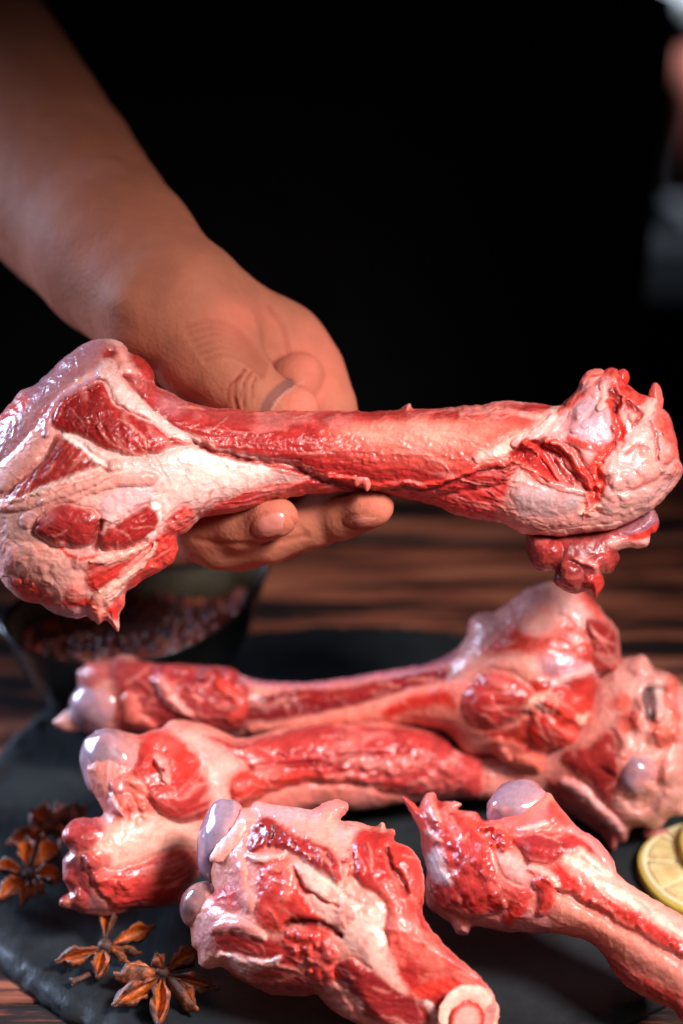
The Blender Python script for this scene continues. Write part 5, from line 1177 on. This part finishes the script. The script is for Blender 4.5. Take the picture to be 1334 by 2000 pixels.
# small scrap of meat by the lemon
ss = Canvas([(1258, 1625), (1270, 1614), (1290, 1613), (1305, 1620), (1302, 1632), (1280, 1640), (1262, 1636)], 3.3, lin(204, 140, 134), warp=3, seed=13)
sd_ = build_meat('meat_scrap', ss, axis_depth([(1255, 1626, .005), (1305, 1626, .005)]), MEAT, None, thick=.8, noise=2, floor=0.0)
tag(sd_, 'small pale scrap of meat on the slate above the lemon slice', 'meat scrap')

# ================================================================== far behind: jar on a low counter
m, nt, bs = nmat('dark_counter'); bs.inputs['Base Color'].default_value = (.010, .012, .015, 1); bs.inputs['Roughness'].default_value = .5
n = noise_node(nt, 12, 3); rr_ = ramp(nt, n.outputs[0], [(.3, (.003, .004, .005)), (.7, (.008, .009, .011))]); nt.links.new(rr_.outputs[0], bs.inputs['Base Color']); bs.inputs['Roughness'].default_value = .9; bs.inputs['Specular IOR Level'].default_value = .05
YB = 1.75
def at_y(u, v, yy):
    k = math.cos(PITCH) - (v - 1000) / F * -math.sin(PITCH) * -1
    d = yy / (FW[1] - (v - 1000) / F * UP[1]); return unproj(u, v, d), d
pj, dj = at_y(1345, 430, YB); zc = float(pj[2])
cv_ = [(x, yy, z) for z in (zc - .04, zc) for x, yy in ((-.8, YB - .055), (1.2, YB - .055), (1.2, YB + .5), (-.8, YB + .5))]
ct = mesh_obj('counter', np.array(cv_) - np.array((.2, YB, zc)), [(3, 2, 1, 0), (4, 5, 6, 7), (0, 1, 5, 4), (1, 2, 6, 5), (2, 3, 7, 6), (3, 0, 4, 7)], m, None, False); ct.location = (.2, YB, zc); ct['kind'] = 'structure'
wl = mesh_obj('back_wall', np.array([(-1.5, YB + .5, -1.2), (2, YB + .5, -1.2), (2, YB + .5, 1.6), (-1.5, YB + .5, 1.6), (-1.5, YB + .6, -1.2), (2, YB + .6, -1.2), (2, YB + .6, 1.6), (-1.5, YB + .6, 1.6)]), [(0, 1, 2, 3), (7, 6, 5, 4), (0, 4, 5, 1), (1, 5, 6, 2), (2, 6, 7, 3), (3, 7, 4, 0)], m, None, False); wl['kind'] = 'structure'
fl_ = mesh_obj('floor', np.array([(-3, -1, -.75), (3, -1, -.75), (3, 3, -.75), (-3, 3, -.75)]), [(0, 1, 2, 3)], m, None, False); fl_['kind'] = 'structure'
k_ = float(dj) / F
def plain(name, col, rough, metal=0, trans=0):
    m, nt, bs = nmat(name); n = noise_node(nt, 30, 3); r = ramp(nt, n.outputs[0], [(.3, tuple(c * .85 for c in col)), (.7, col)]); nt.links.new(r.outputs[0], bs.inputs['Base Color'])
    bs.inputs['Roughness'].default_value = rough; bs.inputs['Metallic'].default_value = metal; return m
JX = float(pj[0]) ; 
def lathe(name, prof, mat, parent, cx, cy_, z0, n=48):
    th = np.linspace(0, 2 * math.pi, n, endpoint=False)
    vs, fs = loft([[(cx + r * math.cos(a), cy_ + r * math.sin(a), z0 + z) for a in th] for r, z in prof]); return mesh_obj(name, vs, fs, mat, parent)
jar = empty('jar', (JX, YB, zc)); tag(jar, 'blurred jar with grey lid and brownish red filling on the counter behind', 'jar')
s_ = k_ / math.cos(R(22))
lathe('base', [(62 * k_, .0), (70 * k_, .004), (72 * k_, .02), (68 * k_, 58 * s_), (60 * k_, 70 * s_), (40 * k_, 71 * s_)], plain('pale_metal', lin(120, 126, 134), .35, .4), jar, JX, YB, zc)
lathe('filling', [(64 * k_, 70 * s_), (66 * k_, 150 * s_), (74 * k_, 250 * s_), (86 * k_, 360 * s_), (60 * k_, 362 * s_)], plain('red_brown_filling', lin(128, 72, 60), .7), jar, JX, YB, zc)
lathe('lid', [(84 * k_, 364 * s_), (90 * k_, 368 * s_), (90 * k_, 430 * s_), (84 * k_, 436 * s_), (30 * k_, 438 * s_)], plain('grey_lid', lin(128, 134, 142), .6), jar, JX, YB, zc)
pl_ = [(JX + a * k_, YB - 84 * k_ + (abs(a - 10) * .0), zc + z * s_) for a, z in ((8, 72), (40, 72), (40, 360), (8, 360))]
lb = mesh_obj('label', np.array([p for p in pl_] + [(p[0], p[1] + .003, p[2]) for p in pl_]), [(0, 1, 2, 3), (7, 6, 5, 4), (0, 4, 5, 1), (1, 5, 6, 2), (2, 6, 7, 3), (3, 7, 4, 0)], plain('lilac_paper', lin(150, 146, 178), .6), jar, False)

# added fill light above the counter, out of view, only to brighten the jar
area("added_jar_fill", (.75, YB - .35, zc + .9), (JX, YB, zc + .1), .12, 2.2, (.92, .95, 1.0), spread=30)
